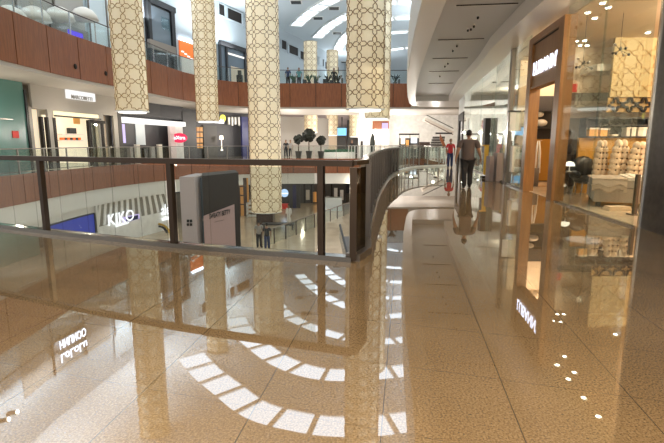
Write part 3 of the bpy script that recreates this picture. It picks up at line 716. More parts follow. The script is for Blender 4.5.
for i, (x0, x1, y0, d) in enumerate([(467, 471.5, 118, 27), (474, 478.5, 112, 25), (490.5, 496, 103, 21.5), (479.5, 482, 108, 23)]):
    q = boxpx(x0, x1, y0, 172, d, .35, 'white_paint', 'shop_column', None, .012)
    tag(q, ['slender white shop column deepest behind the glass', 'slender white shop column just right of the man', 'widest white shop column beside the yellow board', 'thin white shop column left of the yellow board'][i], 'column')
struct('wall_shop_back', MB().strip([(10.2, 18.2), (12.2, 34)], 0, 4.42, 0, .1), 'pale_panel', label='pale interior wall of the far shop')
q = boxpx(484, 491, 118, 150, 20.2, .3, 'dark_wall', 'display_unit', None, 1.0); tag(q, 'dark hanging display unit behind the yellow board', 'display')
# shop track spots visible as small dots
for i, (x, y) in enumerate([(7.3, 14.6), (7.5, 14.5), (5.96, 11.5), (5.88, 10.76), (5.8, 9.9), (5.72, 9.15), (8.7, 13.5), (6.4, 12.0), (6.2, 11.1), (7.73, 15.2), (7.95, 15.2), (9.4, 13.9)]):
    r = thing('recessed_downlight', (x, y, 4.42), 'small bright recessed downlight in the beige shop ceiling', 'downlight', 'downlights of the near shop')
    MB().lathe((x, y, 0), [(.075, 4.395), (.08, 4.42)], 16).build('trim_ring', 'white_metal', r)
    MB().lathe((x, y, 0), [(.05, 4.385), (.05, 4.40)], 14).build('lamp', 'downlight', r)

def lamp(x, y, z, e, col=(1, .85, .65), rad=.08, kind='POINT'):
    ld = bpy.data.lights.new('lamp_or_fill_light', kind); ld.energy = e; ld.color = col
    if kind == 'POINT': ld.shadow_soft_size = rad
    o = bpy.data.objects.new('lamp_or_fill_light', ld); COL.objects.link(o); o.location = (x, y, z); return o

# ------------------------------------------------------------------ people
def skin_mesh(verts, edges, radii, sub=2, root=0):
    me = bpy.data.meshes.new('t'); me.from_pydata([tuple(v) for v in verts], edges, [])
    o = bpy.data.objects.new('t', me); COL.objects.link(o)
    m = o.modifiers.new('s', 'SKIN'); m.use_smooth_shade = True; m.branch_smoothing = .3
    sv = me.skin_vertices[0].data
    for i, r in enumerate(radii): sv[i].radius = r if isinstance(r, tuple) else (r, r); sv[i].use_root = (i == root)
    if sub: s = o.modifiers.new('u', 'SUBSURF'); s.levels = sub; s.render_levels = sub
    bpy.context.view_layer.update()
    out = bpy.data.meshes.new_from_object(o.evaluated_get(bpy.context.evaluated_depsgraph_get()))
    V = [tuple(v.co) for v in out.vertices]; Fc = [tuple(p.vertices) for p in out.polygons]
    bpy.data.objects.remove(o); bpy.data.meshes.remove(me); bpy.data.meshes.remove(out)
    mb = MB(); mb.v = V; mb.f = Fc; return mb
def person(loc, rz, hgt, label, top, bottom, hair='hair', stride=.1, sub=1, robe=False, bag=False, arms=((.02, .0), (.02, .0)), build=1.0, sitting=False):
    k = hgt/1.75; root = thing('person', loc, label, 'person')
    B = build
    hipz = .93
    J = {'pel': (0, 0, .95), 'sp': (0, 0, 1.10), 'ch': (0, -.01, 1.30), 'up': (0, 0, 1.43), 'nk': (0, 0, 1.50), 'hd': (0, .012, 1.56)}
    V = []; E_ = []; R = []; idx = {}
    def add(n, p, r, par=None):
        idx[n] = len(V); V.append(p); R.append(r)
        if par: E_.append((idx[par], idx[n]))
    add('pel', J['pel'], (.155*B, .115*B)); add('sp', J['sp'], (.14*B, .105*B), 'pel'); add('ch', J['ch'], (.165*B, .115*B), 'sp'); add('up', J['up'], (.12, .08), 'ch')
    add('nk', J['nk'], .056, 'up'); add('hd', J['hd'], .06, 'nk')
    legs = {}
    for s, n in ((-1, 'l'), (1, 'r')):
        f = s*stride
        add(n+'hip', (s*.09, 0, .86), (.075, .08), 'pel'); add(n+'kn', (s*.10, f*.55+.03, .49), .05, n+'hip'); add(n+'an', (s*.105, f-.02, .09), .036, n+'kn'); add(n+'to', (s*.125, f+.14, .035), (.04, .03), n+'an')
    for s, n, (sw, bend) in ((-1, 'l', arms[0]), (1, 'r', arms[1])):
        add(n+'sh', (s*.185*B, 0, 1.405), .058*B, 'up'); add(n+'el', (s*(.245*B+.01), -.03+sw*.4, 1.13), .044*B, n+'sh')
        wr = (s*(.25*B+bend), .02+sw, .89+abs(bend)*.4); add(n+'wr', wr, .028, n+'el'); add(n+'pa', (wr[0], wr[1]+.015, wr[2]-.07), (.036, .02), n+'wr')
        for q in range(4):
            oy = -.03+q*.02; ln = (.06, .075, .07, .055)[q]
            add(n+'f%d' % q, (wr[0], wr[1]+.015+oy, wr[2]-.11), .0095, n+'pa'); add(n+'g%d' % q, (wr[0]-s*.012, wr[1]+.02+oy, wr[2]-.11-ln), .008, n+'f%d' % q)
        add(n+'t', (wr[0]-s*.01, wr[1]+.055, wr[2]-.06), .011, n+'pa'); add(n+'t2', (wr[0]-s*.015, wr[1]+.07, wr[2]-.10), .009, n+'t')
    body = skin_mesh(V, E_, R, sub)
    body.blob((0, .02, 1.645), (.077, .095, .115), 18, 12)
    body.blob((0, .115, 1.63), (.014, .022, .024), 8, 6)           # nose
    for s in (-1, 1): body.blob((s*.079, .01, 1.635), (.012, .022, .032), 8, 6)
    body.blob((0, .095, 1.58), (.03, .02, .012), 8, 4)
    def T(mb):
        c, s_ = math.cos(rz), math.sin(rz)
        mb.v = [(loc[0]+(x*c-y*s_)*k, loc[1]+(x*s_+y*c)*k, loc[2]+z*k) for x, y, z in mb.v]; return mb
    bo = T(body).build('body', 'skin', root, smooth=True)
    for s in (-1, 1): T(MB().blob((s*.03, .102, 1.655), (.012, .008, .008), 8, 6)).build('eye', 'cloth_black', root, smooth=True)
    # hair
    hb = MB(); hb.blob((0, .002, 1.672), (.086, .098, .105), 18, 12)
    hb.v = [(x, min(y, .075+.0*y) if z > 1.70 else min(y, .03), max(z, 1.60)) for x, y, z in hb.v]
    T(hb).build('hair', hair, root, smooth=True)
    # shirt
    hem = .0 if robe else .86
    sv = [(0, 0, (hem-.03) if hem else .12), (0, 0, 1.10), (0, -.01, 1.30), (0, 0, 1.42), (0, 0, 1.475)]
    sr = [(.18*B, .135*B) if hem else (.24, .2), (.16*B, .122*B), (.182*B, .13*B), (.13, .09), (.07, .065)]
    se = [(0, 1), (1, 2), (2, 3), (3, 4)]
    for s, sw in ((-1, arms[0][0]), (1, arms[1][0])):
        i = len(sv); sv += [(s*.19*B, 0, 1.405), (s*(.235*B), -.015+sw*.25, 1.20)]; sr += [.075*B, .068*B]; se += [(3, i), (i, i+1)]
        if robe: sv.append((s*.25*B, sw, .95)); sr.append(.06); se.append((i+1, i+2))
    T(skin_mesh(sv, se, sr, sub, 1)).build('robe' if robe else 'shirt', top, root, smooth=True)
    if not robe:
        tv = [(0, 0, .99)]; tr = [(.145*B, .115*B)]; te = []
        for s in (-1, 1):
            f = s*stride; i = len(tv)
            tv += [(s*.09, 0, .86), (s*.10, f*.55+.03, .49), (s*.107, f-.02, .04)]; tr += [(.105*B, .115*B), .090, .078]; te += [(0, i), (i, i+1), (i+1, i+2)]
        T(skin_mesh(tv, te, tr, sub)).build('trousers', bottom, root, smooth=True)
    for s in (-1, 1):
        f = s*stride; sh = MB(); sh.blob((s*.115, f+.05, .045), (.052, .145, .045), 12, 8)
        T(sh).build('shoe', 'shoe_black', root, smooth=True)
    return root
p = atz(466.5, 188, 0)
person((p.x, p.y, 0), -.10, 1.78, 'man in dark brown t-shirt and black trousers walking away down the corridor', 'shirt_brown', 'trousers_black', sub=2, stride=.13, build=1.28, arms=((-.06, .05), (.10, .09)))
person((6.75, 26.8, 0), 2.9, 1.62, 'distant person in red top near the far end of the corridor', 'cloth_red', 'cloth_blue', sub=1)
p = spot(258.5, 236, 28); person((p.x, 28.2, -5), .2, 1.70, 'pedestrian in grey top on the lower level, left of a pair', 'cloth_grey', 'cloth_black', sub=1)
p = spot(266.5, 236, 27.5); person((p.x, 27.7, -5), .1, 1.62, 'pedestrian in dark clothes on the lower level, right of a pair', 'cloth_black', 'cloth_blue', sub=1)
p = atz(289, 226, -5); person((p.x, p.y, -5), 2.6, 1.7, 'person in long white robe on the lower level near the dark shops', 'cloth_white', 'cloth_white', sub=1, robe=True)
for x, d, t, l in ((286, 46.5, 'cloth_black', 'dark clothed visitor standing behind the far railing, left of the potted trees'), (290.5, 47.5, 'cloth_grey', 'visitor in grey by the far railing, just left of the potted trees'), (352, 50, 'cloth_black', 'visitor in black standing before the white pillar across the atrium')):
    p = spot(x, 150, d); person((p.x, d, 0), 3.0, 1.7, l, t, 'cloth_black', sub=1)
for x, d, t, l in ((288, 43.4, 'cloth_blue', 'visitor leaning at the upper railing, leftmost by the patterned column'), (299, 43.6, 'cloth_teal', 'visitor in teal top behind the upper railing'), (334, 43.8, 'cloth_black', 'visitor in black behind the upper railing beside the large hanging column')):
    p = spot(x, 75, d); person((p.x, d, 6.4), 3.1, 1.68, l, t, 'cloth_black', sub=1)

# ------------------------------------------------------------------ shopfronts across the atrium
def wp(S, x0, x1, y0, y1, mat, name, parent=None, d0=0.0, d1=.08, z0=None, z1=None):
    """panel on wall line S between two sight columns"""
    ym = (y0+y1)/2; a = sight(S, x0, ym); b = sight(S, x1, ym); c = sight(S, (x0+x1)/2, y1).z; d = sight(S, (x0+x1)/2, y0).z
    mb = MB()
    s = [p for p in S if a.y+.05 < p[1] < b.y-.05]
    path = [(a.x, a.y)] + [tuple(q[:2]) for q in s] + [(b.x, b.y)]
    mb.strip(path, c if z0 is None else z0, d if z1 is None else z1, d0, d1)
    return mb.build(name, mat, parent)
def ends(S, x0, x1, y): a = sight(S, x0, y); b = sight(S, x1, y); return a, b
# level one, left: teal glass shop
def root_at(name, S, x, y, label, cat, z=0.0): p = sight(S, x, y); return thing(name, (p.x, p.y, z), label, cat)
s = root_at('shopfront', S1, 15, 120, 'teal glass shopfront at the left edge, same level across the atrium', 'shopfront')
wp(S1, -25, 26, 90, 170, 'teal_wall', 'glass_wall', s, 0, .06, 0.02, 4.35); wp(S1, 26, 28.5, 90, 170, 'dark_metal', 'end_post', s, 0, .12, .02, 4.0)
q = wp(S1, 11, 17, 131, 138, 'red_paint', 'notice_plate', s, .06, .1); wp(S1, -20, 11, 118, 119, 'steel', 'handle_bar', s, .06, .1)
# beige surround shop
s = root_at('shopfront', S1, 75, 120, 'beige grey shopfront with small white sign lightbox and bright warm doorway', 'shopfront')
wp(S1, 28.5, 117, 80, 104, 'grey_facade', 'upper_facade', s, 0, .12, 3.15, 4.35)
for x0, x1 in ((28.5, 32), (47.5, 52.5), (98.5, 103), (113, 118)): wp(S1, x0, x1, 100, 170, 'grey_facade', 'facade_pier', s, 0, .12, .02, 3.2)
wp(S1, 32, 47, 100, 170, 'peach_glow_wall', 'window_interior', s, -.5, -.45, .02, 3.15); wp(S1, 52.5, 98, 104, 170, 'peach_glow_wall', 'shop_interior', s, -.55, -.5, .02, 2.9)
wp(S1, 103, 113, 104, 170, 'beige_wall', 'window_interior', s, -.5, -.45, .02, 3.15)
wp(S1, 52.5, 98, 103, 107, 'warm_band', 'lit_lintel', s, .0, .1, 2.9, 3.12); wp(S1, 52.5, 98.5, 107, 109, 'dark_metal', 'door_header', s, .05, .13, 2.82, 2.9)
for x0, x1 in ((40.5, 42.5), (46, 47.8), (52.5, 55), (87.5, 90), (100, 102.5)): wp(S1, x0, x1, 110, 170, 'shadow_gap', 'door_frame', s, .0, .16, .02, 2.75)
wp(S1, 87.5, 102.5, 116, 118, 'shadow_gap', 'door_frame', s, .0, .16, 2.6, 2.78); wp(S1, 90, 100, 118, 170, 'pale_glass', 'door_glass', s, .02, .04, .1, 2.6)
sg = wp(S1, 63.5, 91.5, 91.5, 100, 'sign_plate', 'sign_lightbox', s, .12, .24)
a = sight(S1, 67, 96); b_ = sight(S1, 88, 96); text('sign_letters', 'MARCOBETTI', a, b_, a.z-.14, .22, 'stripe_grey', s, .03, .25, zslope=0)
for j, y in enumerate((134, 140)):
    wp(S1, 65, 86, y, y+.8, 'white_metal', 'shelf_board', s, -.45, -.15)
for i in range(7):
    x = 66+i*2.7
    q = wp(S1, x, x+1.8, 137.6, 140, 'chair_black' if i % 2 else 'orange', 'handbag', None, -.4, -.2); tag(q, 'tiny handbag on the lit shelf inside the beige shopfront', 'bag', 'handbags on the shelf of the beige shop')
q = wp(S1, 73, 79.5, 128, 133.6, 'chair_black', 'display_box', None, -.4, -.2); tag(q, 'black box on the upper shelf inside the beige shopfront', 'box')
q = wp(S1, 80, 86, 116, 124, 'amber_glow', 'wall_picture', None, -.44, -.4); tag(q, 'small amber picture on the pink wall inside the beige shopfront', 'picture')
# dark shop with white lightbox fascia
s = root_at('shopfront', S1, 150, 120, 'dark shopfront under a long white lit fascia, beside a round red sign', 'shopfront')
wp(S1, 118, 195, 110, 165, 'dark_wall', 'dark_interior', s, -.5, -.45, .02, 4.35); wp(S1, 117, 120.5, 100, 165, 'charcoal', 'end_pier', s, 0, .15, .02, 3.9)
wp(S1, 121, 182, 106, 112, 'dark_metal', 'upper_band', s, 0, .1, 3.3, 4.35)
wp(S1, 119, 181, 110.5, 119, 'light_band', 'lit_fascia', s, 0, .4, 2.75, 3.12)
wp(S1, 141, 150, 121, 145, 'pale_panel', 'inner_window', s, -.44, -.4); wp(S1, 125.5, 128, 124, 143, 'lilac_screen', 'light_column', s, -.4, -.2)
wp(S1, 168.5, 174, 118, 170, 'pale_pink', 'patterned_pier', s, 0, .2, .02, 2.75); wp(S1, 174, 181.5, 118, 170, 'pattern_white', 'white_pier', s, 0, .2, .02, 2.75)
wp(S1, 182, 195, 100, 170, 'dark_wall', 'dark_pier', s, 0, .15, .02, 4.0)
a = sight(S1, 176, 138); sg = thing('round_sign', a, 'oval pinkish red blade sign beside the white pier', 'sign')
MB().lathe((0, 0, 0), [(.5, -.05), (.52, 0), (.5, .05)], 24).build('x', 'red_sign')
o = bpy.data.objects['x']; o.name = 'sign_panel'; 
for v in o.data.vertices: x_, y_, z_ = v.co; v.co = (a.x+.45+x_*1.25, a.y-.5+z_, a.z+y_*.75)
o.parent = sg; o.matrix_parent_inverse = Matrix.Translation(-sg.location)
text('sign_letters', 'eXtra', (a.x+.0, a.y-.56), (a.x+.95, a.y-.56), a.z-.12, .28, 'sign_white', sg, .02, .02)
MB().bar((a.x, a.y-.5, a.z), (a.x-.3, a.y-.2, a.z), .05).build('bracket', 'dark_metal', sg)
for i in range(6):
    x = 122+i*7.4
    q = wp(S1, x, x+3.4, 147, 152, ['chair_black', 'cloth_grey', 'linen_white'][i % 3], 'display_stand', None, -.2, .0, .02, 1.0+.15*(i % 3)); tag(q, 'small display stand in the dark shopfront', 'display', 'display stands in the dark shop')
# restaurant
s = root_at('shopfront', S1, 220, 120, 'dark restaurant front with glowing amber shelves and hanging white strips', 'shopfront')
wp(S1, 195, 256, 110, 170, 'dark_wall', 'dark_interior', s, -.5, -.45, .02, 4.35)
for i in range(3):
    for j in range(4): wp(S1, 196+i*3.4, 198.6+i*3.4, 127+j*5.6, 131.4+j*5.6, 'amber_glow', 'lit_niche', s, -.44, -.3)
wp(S1, 206.5, 220, 126, 165, 'charcoal', 'inner_pier', s, -.4, -.3, .02, 3.0)
wp(S1, 241, 247, 112, 170, 'navy', 'navy_pier', s, 0, .2, .02, 4.0)
for i, x in enumerate((228.5, 231.8, 235, 238.5)): 
    q = wp(S1, x, x+1.5, 117, 124.5+(i % 2), 'white_paint', 'hanging_strip', s, -.1, .0)
a = sight(S1, 213, 122); b_ = sight(S1, 222, 122); text('sign_letters', 'sushi', a, b_, a.z-.1, .42, 'sign_white', s, .05, .2, bold=.04)
p = sight(S1, 223.5, 118.5); q = MB().blob((p.x, p.y-.3, p.z), (.28, .1, .34), 16, 10).build('sign_disc', 'yellow_sign', s, smooth=True)
p = sight(S1, 223, 141); q = MB().lathe((p.x, p.y-.6, p.z-.9), [(.12, 0), (.10, .1), (.03, .15), (.03, 1.0), (.2, 1.05), (.16, 1.4)], 12).build('floor_lamp', 'lamp_glow', smooth=True); tag(q, 'glowing white lamp in front of the dark restaurant', 'lamp')

# far part of the walkway
def far(x0, x1, y0, y1, d, dep, mat, name, label=None, cat=None, parent=None, zmin=None, group=None):
    q = boxpx(x0, x1, y0, y1, d, dep, mat, name, parent, zmin)
    if label: tag(q, label, cat, group)
    return q
s = thing('shopfront', (-5.5, 62, 0), 'pale pink shop wall with red panel left of the potted trees', 'shopfront')
far(278, 298, 119, 158, 62, .2, 'pale_pink', 'facade_panel', parent=s, zmin=0.02)
for i in range(4): far(281+i*4, 282.2+i*4, 119, 158, 61.9, .1, 'cloth_grey', 'pilaster', parent=s, zmin=.02)
far(296, 302, 122, 140, 61.8, .1, 'red_paint', 'red_panel', parent=s)
s = thing('shopfront', (-1, 64, 0), 'dark framed far shopfronts with white screens behind the potted trees', 'shopfront')
far(302, 324, 126, 158, 63, .2, 'cloth_grey', 'grey_front', parent=s, zmin=.02); far(318, 326, 124, 158, 62.8, .2, 'dark_wall', 'door_frame', parent=s, zmin=.02)
far(320, 324.5, 128, 132, 62.6, .1, 'white_screen', 'screen', parent=s); far(327, 346, 128, 158, 63, .2, 'charcoal', 'dark_front', parent=s, zmin=.02)
far(328, 337, 136, 152, 62.8, .1, 'beige_wall', 'inner_display', parent=s); far(347, 362, 120, 158, 63.5, .2, 'charcoal', 'dark_front', parent=s, zmin=.02)
sb = thing('hanging_screen', spot(342, 132, 56), 'bright blue hanging screen across the atrium', 'screen')
far(337.5, 346.5, 127.5, 135.5, 56, .12, 'blue_screen', 'screen_panel', parent=sb); far(337, 347, 127, 128, 55.95, .2, 'dark_metal', 'screen_frame', parent=sb); far(341.5, 342.5, 117, 127.5, 56, .05, 'dark_metal', 'hanger', parent=sb)
far(358.5, 372.5, 112, 158, 47, 1.2, 'pattern_white', 'square_pillar', 'large square white pillar across the atrium behind the corner of the railing', 'pillar', zmin=0)
far(360.5, 363, 141, 158, 46, .3, 'shadow_gap', 'black_totem', 'narrow black totem standing against the white pillar', 'totem', zmin=0)
p = spot(372.5, 150, 46); tr = thing('column_shrub', (p.x, 46, 0), 'slim dark columnar shrub right of the white pillar', 'shrub')
MB().lathe((p.x, 46, 0), [(.22, 0), (.28, .4)], 12).build('pot', 'pot_dark', tr); MB().blob((p.x, 46, 1.3), (.26, .26, .95), 12, 10, .12).build('foliage', 'leaf_dark', tr)
s = thing('shopfront', (4.5, 58, 0), 'shopfront with brown lintel and lilac screen right of the white pillar', 'shopfront')
far(372, 389, 121, 129, 57, .3, 'fascia_wood', 'lintel', parent=s); far(382, 388, 123, 129, 56.8, .1, 'lilac_screen', 'screen', parent=s); far(373, 389, 129, 158, 57.5, .1, 'warm_white', 'interior_wall', parent=s, zmin=.02)
for i in range(3): far(376+i*4, 376.8+i*4, 131, 158, 57.2, .1, 'bed_grey', 'mullion', parent=s, zmin=.02)
# white wall kiosks and stairs
k1 = thing('kiosk', spot(410, 150, 50), 'dark framed kiosk with small lit displays below the white wall', 'kiosk')
far(399, 419, 138, 151, 50, .1, 'charcoal', 'kiosk_back', parent=k1, zmin=.02)
for x0, x1, y0, y1, m in ((401, 405, 137, 144, 'lamp_glow'), (406, 409, 140, 147, 'amber_glow'), (411, 417, 138, 143, 'white_screen'), (413, 417, 145, 149, 'linen_white')): far(x0, x1, y0, y1, 49.9, .05, m, 'display_panel', parent=k1)
for x0 in (399, 409.3, 418.5): far(x0, x0+.9, 134, 158, 49.8, .15, 'shadow_gap', 'frame_post', parent=k1, zmin=.02)
far(399, 419.4, 133.5, 135, 49.8, .15, 'shadow_gap', 'frame_beam', parent=k1)
far(419, 430, 142, 158, 51, .6, 'dark_wood', 'counter', 'dark brown counter between the kiosk and the stairs', 'counter', zmin=0)
st = thing('staircase', spot(437, 150, 50), 'dark staircase with brown side rising at the end of the corridor', 'staircase')
for i in range(6):
    far(429+i*.8, 443+i*.4, 149-i*2.5, 151.2-i*2.5, 50+i*.35, .4, 'charcoal' , 'tread', parent=st); 
a = spot(440, 137, 49.8); b_ = spot(450, 158, 49.8)
MB().hexa([(a.x, 49.8, a.z-.25), (a.x, 50.0, a.z-.25), (b_.x, 50.0, b_.z-.25), (b_.x, 49.8, b_.z-.25), (a.x, 49.8, a.z+.35), (a.x, 50, a.z+.35), (b_.x, 50, b_.z+.35), (b_.x, 49.8, b_.z+.35)]).build('stringer', 'fascia_wood', st)
es = thing('escalator', spot(440, 125, 55), 'pale escalator underside descending to the right before the white wall', 'escalator')
a = spot(424, 119, 55); b_ = spot(452, 133, 55)
MB().bar(a, b_, 1.0, .35).build('truss', 'warm_white', es); MB().bar(a+Vector((0, -.55, .5)), b_+Vector((0, -.55, .5)), .08).build('handrail', 'dark_metal', es); MB().bar(a+Vector((0, -.54, -.2)), b_+Vector((0, -.54, -.2)), .06, .1).build('lower_trim', 'bed_grey', es)
far(436, 452, 132.5, 134, 52.8, .5, 'dark_metal', 'dark_canopy', 'thin dark canopy edge beside the stairs', 'canopy')
# potted trees
def pot_tree(x, d, r, zc, label, ph=.62):
    p = spot(x, 150, d); t = thing('potted_tree', (p.x, d, 0), label, 'potted tree', 'round potted trees behind the far railing')
    MB().lathe((p.x, d, 0), [(.24, 0), (.34, ph)], 16).build('pot', 'pot_dark', t)
    MB().tube([(p.x, d, ph-.05), (p.x, d, zc)], .05, 8).build('trunk', 'bark', t)
    mb = MB()
    for i in range(46):
        v = Vector((random.gauss(0, 1), random.gauss(0, 1), random.gauss(0, 1))).normalized()*r*.72
        mb.blob((p.x+v.x, d+v.y, zc+v.z), (r*.32, r*.32, r*.28), 6, 5, .25)
    mb.build('foliage', 'leaf_dark', t)
pot_tree(298.5, 46, .50, 1.75, 'smaller round dark potted tree, left of three'); pot_tree(309, 47.3, .70, 2.15, 'largest round dark potted tree, middle of three'); pot_tree(321, 46, .49, 1.65, 'small round dark potted tree, right of three')
for i, (x, d, l) in enumerate([(346, 48, 'white planter box with low plants left of the white pillar'), (333, 47, 'low white bench planter behind the far railing')]):
    p = spot(x, 150, d); t = thing('planter', (p.x, d, 0), l, 'planter')
    MB().box(p.x-.9, p.x+.9, d-.3, d+.3, 0, .5).build('trough', 'pot_white', t)
    mb = MB()
    for j in range(20): mb.blob((p.x-.8+j*.085, d+random.uniform(-.2, .2), .6), (.1, .1, .16), 6, 4, .3)
    mb.build('plants', 'leaf_green', t)

# ------------------------------------------------------------------ upper level, across the atrium
s = root_at('shopfront', S2, 50, 20, 'pale upper shopfront with white dome lamps behind the left glass railing', 'shopfront', 6.4)
wp(S2, -20, 84, 10, 40, 'grey_facade', 'shop_interior', s, .0, .05, 6.42, 11.4)
for i, x in enumerate((-10, 16, 42, 68)):
    p = sight(S2, x, 14); q = MB().lathe((p.x+.9, p.y, p.z-.3), [(.75, 0), (.68, .25), (.48, .5), (.2, .64), (.02, .68)], 20).build('dome_lamp', 'linen_white', smooth=True)
    tag(q, ['white dome lamp at the left edge of the upper shop', 'white dome lamp, second from left in the upper shop', 'white dome lamp, third from left in the upper shop', 'white dome lamp above the purple screen'][i], 'lamp', 'dome lamps in the upper shop')
q = wp(S2, 45, 82, 26, 42, 'stripe_grey', 'speckled_wall', s, .3, .4, 6.42); q = wp(S2, 61.5, 75.5, 32, 40, 'purple_screen', 'screen', s, .41, .48)
for x in (14, 52, 86, 104): wp(S2, x, x+1.2, 0, 20, 'steel_dark', 'mullion', s, .06, .16, 6.42, 11.4)
wp(S2, 87, 112, 10, 40, 'pale_panel', 'pale_panel', s, .06, .12, 6.42, 13)
s = root_at('upper_window', S2, 165, 30, 'tall dark framed upper window between the two left hanging columns', 'window', 6.4)
wp(S2, 145, 172, 5, 60, 'dark_wall', 'interior', s, .0, .05, 6.42, 11.5)
wp(S2, 150, 169, 10, 38, 'grey_glass_panel', 'window_pane', s, .1, .13, 8.7, 11.2)
for x0, x1 in ((146, 149), (169, 172.5)): wp(S2, x0, x1, 5, 60, 'dark_metal', 'frame_post', s, .1, .3, 6.42, 11.5)
wp(S2, 146, 172, 2, 8, 'dark_metal', 'frame_beam', s, .1, .34, 11.3, 11.7); wp(S2, 146, 172, 38, 44, 'bed_grey', 'transom', s, .1, .34, 8.15, 8.75)
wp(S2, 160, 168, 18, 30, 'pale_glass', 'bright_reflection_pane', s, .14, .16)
s = root_at('shopfront', S2, 186, 50, 'orange lit upper shop beside the narrow hanging column', 'shopfront', 6.4)
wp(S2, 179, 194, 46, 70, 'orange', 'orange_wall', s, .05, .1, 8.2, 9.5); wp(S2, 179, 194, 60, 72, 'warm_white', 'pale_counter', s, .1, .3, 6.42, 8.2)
wp(S2, 179, 192, 39, 42, 'sign_blue_white', 'lit_sign', s, .1, .16); 
for i in range(4): wp(S2, 180+i*3, 182+i*3, 51+i*2.5, 52.3+i*2.5, 'light_band', 'light_strip', s, .12, .2)
s = root_at('upper_window', S2, 232, 60, 'large dark framed glass front left of the tall patterned column', 'window', 6.4)
wp(S2, 218, 248, 45, 80, 'grey_glass_panel', 'glass_front', s, .05, .1, 6.42, 10.2)
for x in (218, 224.5, 243): wp(S2, x, x+1.6, 45, 80, 'dark_wall', 'frame_post', s, .1, .25, 6.42, 10.4)
wp(S2, 218, 248, 38, 44, 'dark_metal', 'frame_beam', s, .1, .3, 10.2, 10.6); wp(S2, 225, 243, 44, 50, 'light_band', 'light_strip', s, .12, .16, 9.6, 9.75)
wp(S2, 230, 243, 60, 80, 'beige_wall', 'inner_wall', s, .11, .13, 6.42, 8.6)
# illuminated sign high on the left wall, seen mirrored in the floor
sa, sb_ = (-15.6+.0, 25.0), (-15.1, 26.9)
sg = thing('illuminated_sign', (-15.4, 25.6, 9.4), 'two line bluish white illuminated sign high on the left wall, seen mirrored in the floor', 'sign')
text('sign_letters', 'HNUNOO', (-15.55, 24.6), (-15.15, 26.6), 9.55, .5, 'sign_glow', sg, .02, .3, bold=.0)
text('sign_letters', 'LoLoLu', (-15.55, 24.6), (-15.15, 26.6), 10.35, .5, 'sign_glow', sg, .02, .3, bold=.0)
MB().wbox((-15.55, 24.6), (-15.15, 26.6), 9.48, 9.53, .0, .3).wbox((-15.55, 24.6), (-15.15, 26.6), 10.28, 10.33, .0, .3).build('sign_rail', 'steel', sg)
for y in (20.0, 20.6):
    r = thing('wall_spotlight', (-15.5, y, 11.4), 'small bright spotlight of a pair high on the left wall, mirrored in the floor', 'spotlight', 'pair of wall spotlights')
    MB().tube([(-15.7, y, 11.5), (-15.2, y, 11.4)], .1, 10).build('housing', 'dark_metal', r); MB().tube([(-15.2, y, 11.4), (-15.17, y, 11.39)], .09, 10).build('lamp', 'downlight', r)
# upper food court: tables, chairs, plants
def cafe_chair():
    r = thing('cafe_chair', (0, 0, 0), 'dark cafe chair at the upper railing', 'chair', 'dark cafe chairs on the upper level')
    MB().box(-.22, .22, -.22, .22, .43, .47).build('seat', 'chair_black', r); MB().box(-.22, .22, .19, .23, .47, .92).build('backrest', 'chair_black', r)
    for sx in (-.2, .17):
        for sy in (-.2, .18): MB().box(sx, sx+.03, sy, sy+.03, 0, .43).build('leg', 'chair_black', r)
    return r
ch0 = cafe_chair(); used = False
chl = ['dark cafe chair on the upper level near the teal visitor', 'dark cafe chair below the nearer distant column', 'dark cafe chair below and right of the nearer distant column', 'dark cafe chair between the two distant columns', 'dark cafe chair left under the farther distant column', 'dark cafe chair right under the farther distant column', 'dark cafe chair beside the large hanging column', 'dark cafe chair right of the pale hanging column']
for i, x in enumerate((294, 306, 312, 317, 326, 331, 340, 397)):
    d = 44.6+.8*(i % 3); p = spot(x, 78, d); o = ch0 if not used else copy_tree(ch0); used = True
    o.location = (p.x, d, 6.4); o.rotation_euler = (0, 0, .7*i); o['label'] = chl[i]
for i, (x, l) in enumerate([(303, 'small round white cafe table under the nearer distant column'), (322, 'small round white cafe table between the distant columns'), (336, 'small round white cafe table beside the large hanging column')]):
    d = 49.2; p = spot(x, 78, d); t = thing('cafe_table', (p.x, d, 6.4), l, 'table', 'cafe tables on the upper level')
    MB().lathe((p.x, d, 6.4), [(.38, .71), (.38, .74)], 20).build('table_top', 'white_paint', t); MB().lathe((p.x, d, 6.4), [(.22, 0), (.22, .02), (.03, .05), (.03, .71)], 12).build('pedestal', 'dark_metal', t)
for i, (x, l) in enumerate([(293.5, 'leafy plant in a pot by the teal visitor upstairs'), (309, 'leafy plant upstairs below the nearer distant column'), (316.5, 'leafy plant upstairs right of the nearer distant column'), (328, 'spiky plant upstairs below the farther distant column'), (338, 'spiky plant upstairs beside the large hanging column'), (395, 'leafy plant upstairs right of the pale hanging column')]):
    d = 42.9; p = spot(x, 78, d); t = thing('potted_plant', (p.x, d, 6.4), l, 'potted plant', 'plants along the upper railing')
    MB().lathe((p.x, d, 6.4), [(.14, 0), (.2, .35)], 12).build('pot', 'pot_dark', t); mb = MB()
    for j in range(16):
        a_ = j*.9; l_ = .30+.2*random.random(); mb.tube([(p.x, d, 6.7), (p.x+l_*.5*math.cos(a_), d+l_*.5*math.sin(a_), 7.1+.15*random.random()), (p.x+l_*math.cos(a_), d+l_*math.sin(a_), 7.15+.3*random.random())], [.03, .06, .01], 4)
    mb.build('foliage', 'leaf_green' if i < 3 else 'leaf_dark', t)
q = MB().box(-8.4, -7.9, 42.4, 42.9, 6.4, 7.3).box(-8.3, -8.0, 42.5, 42.8, 7.3, 7.7).build('dark_stand', 'chair_black'); tag(q, 'dark menu stand on the upper level left of the tall patterned column', 'stand')
for i, x_ in enumerate((-10.9, -11.2)):
    pass
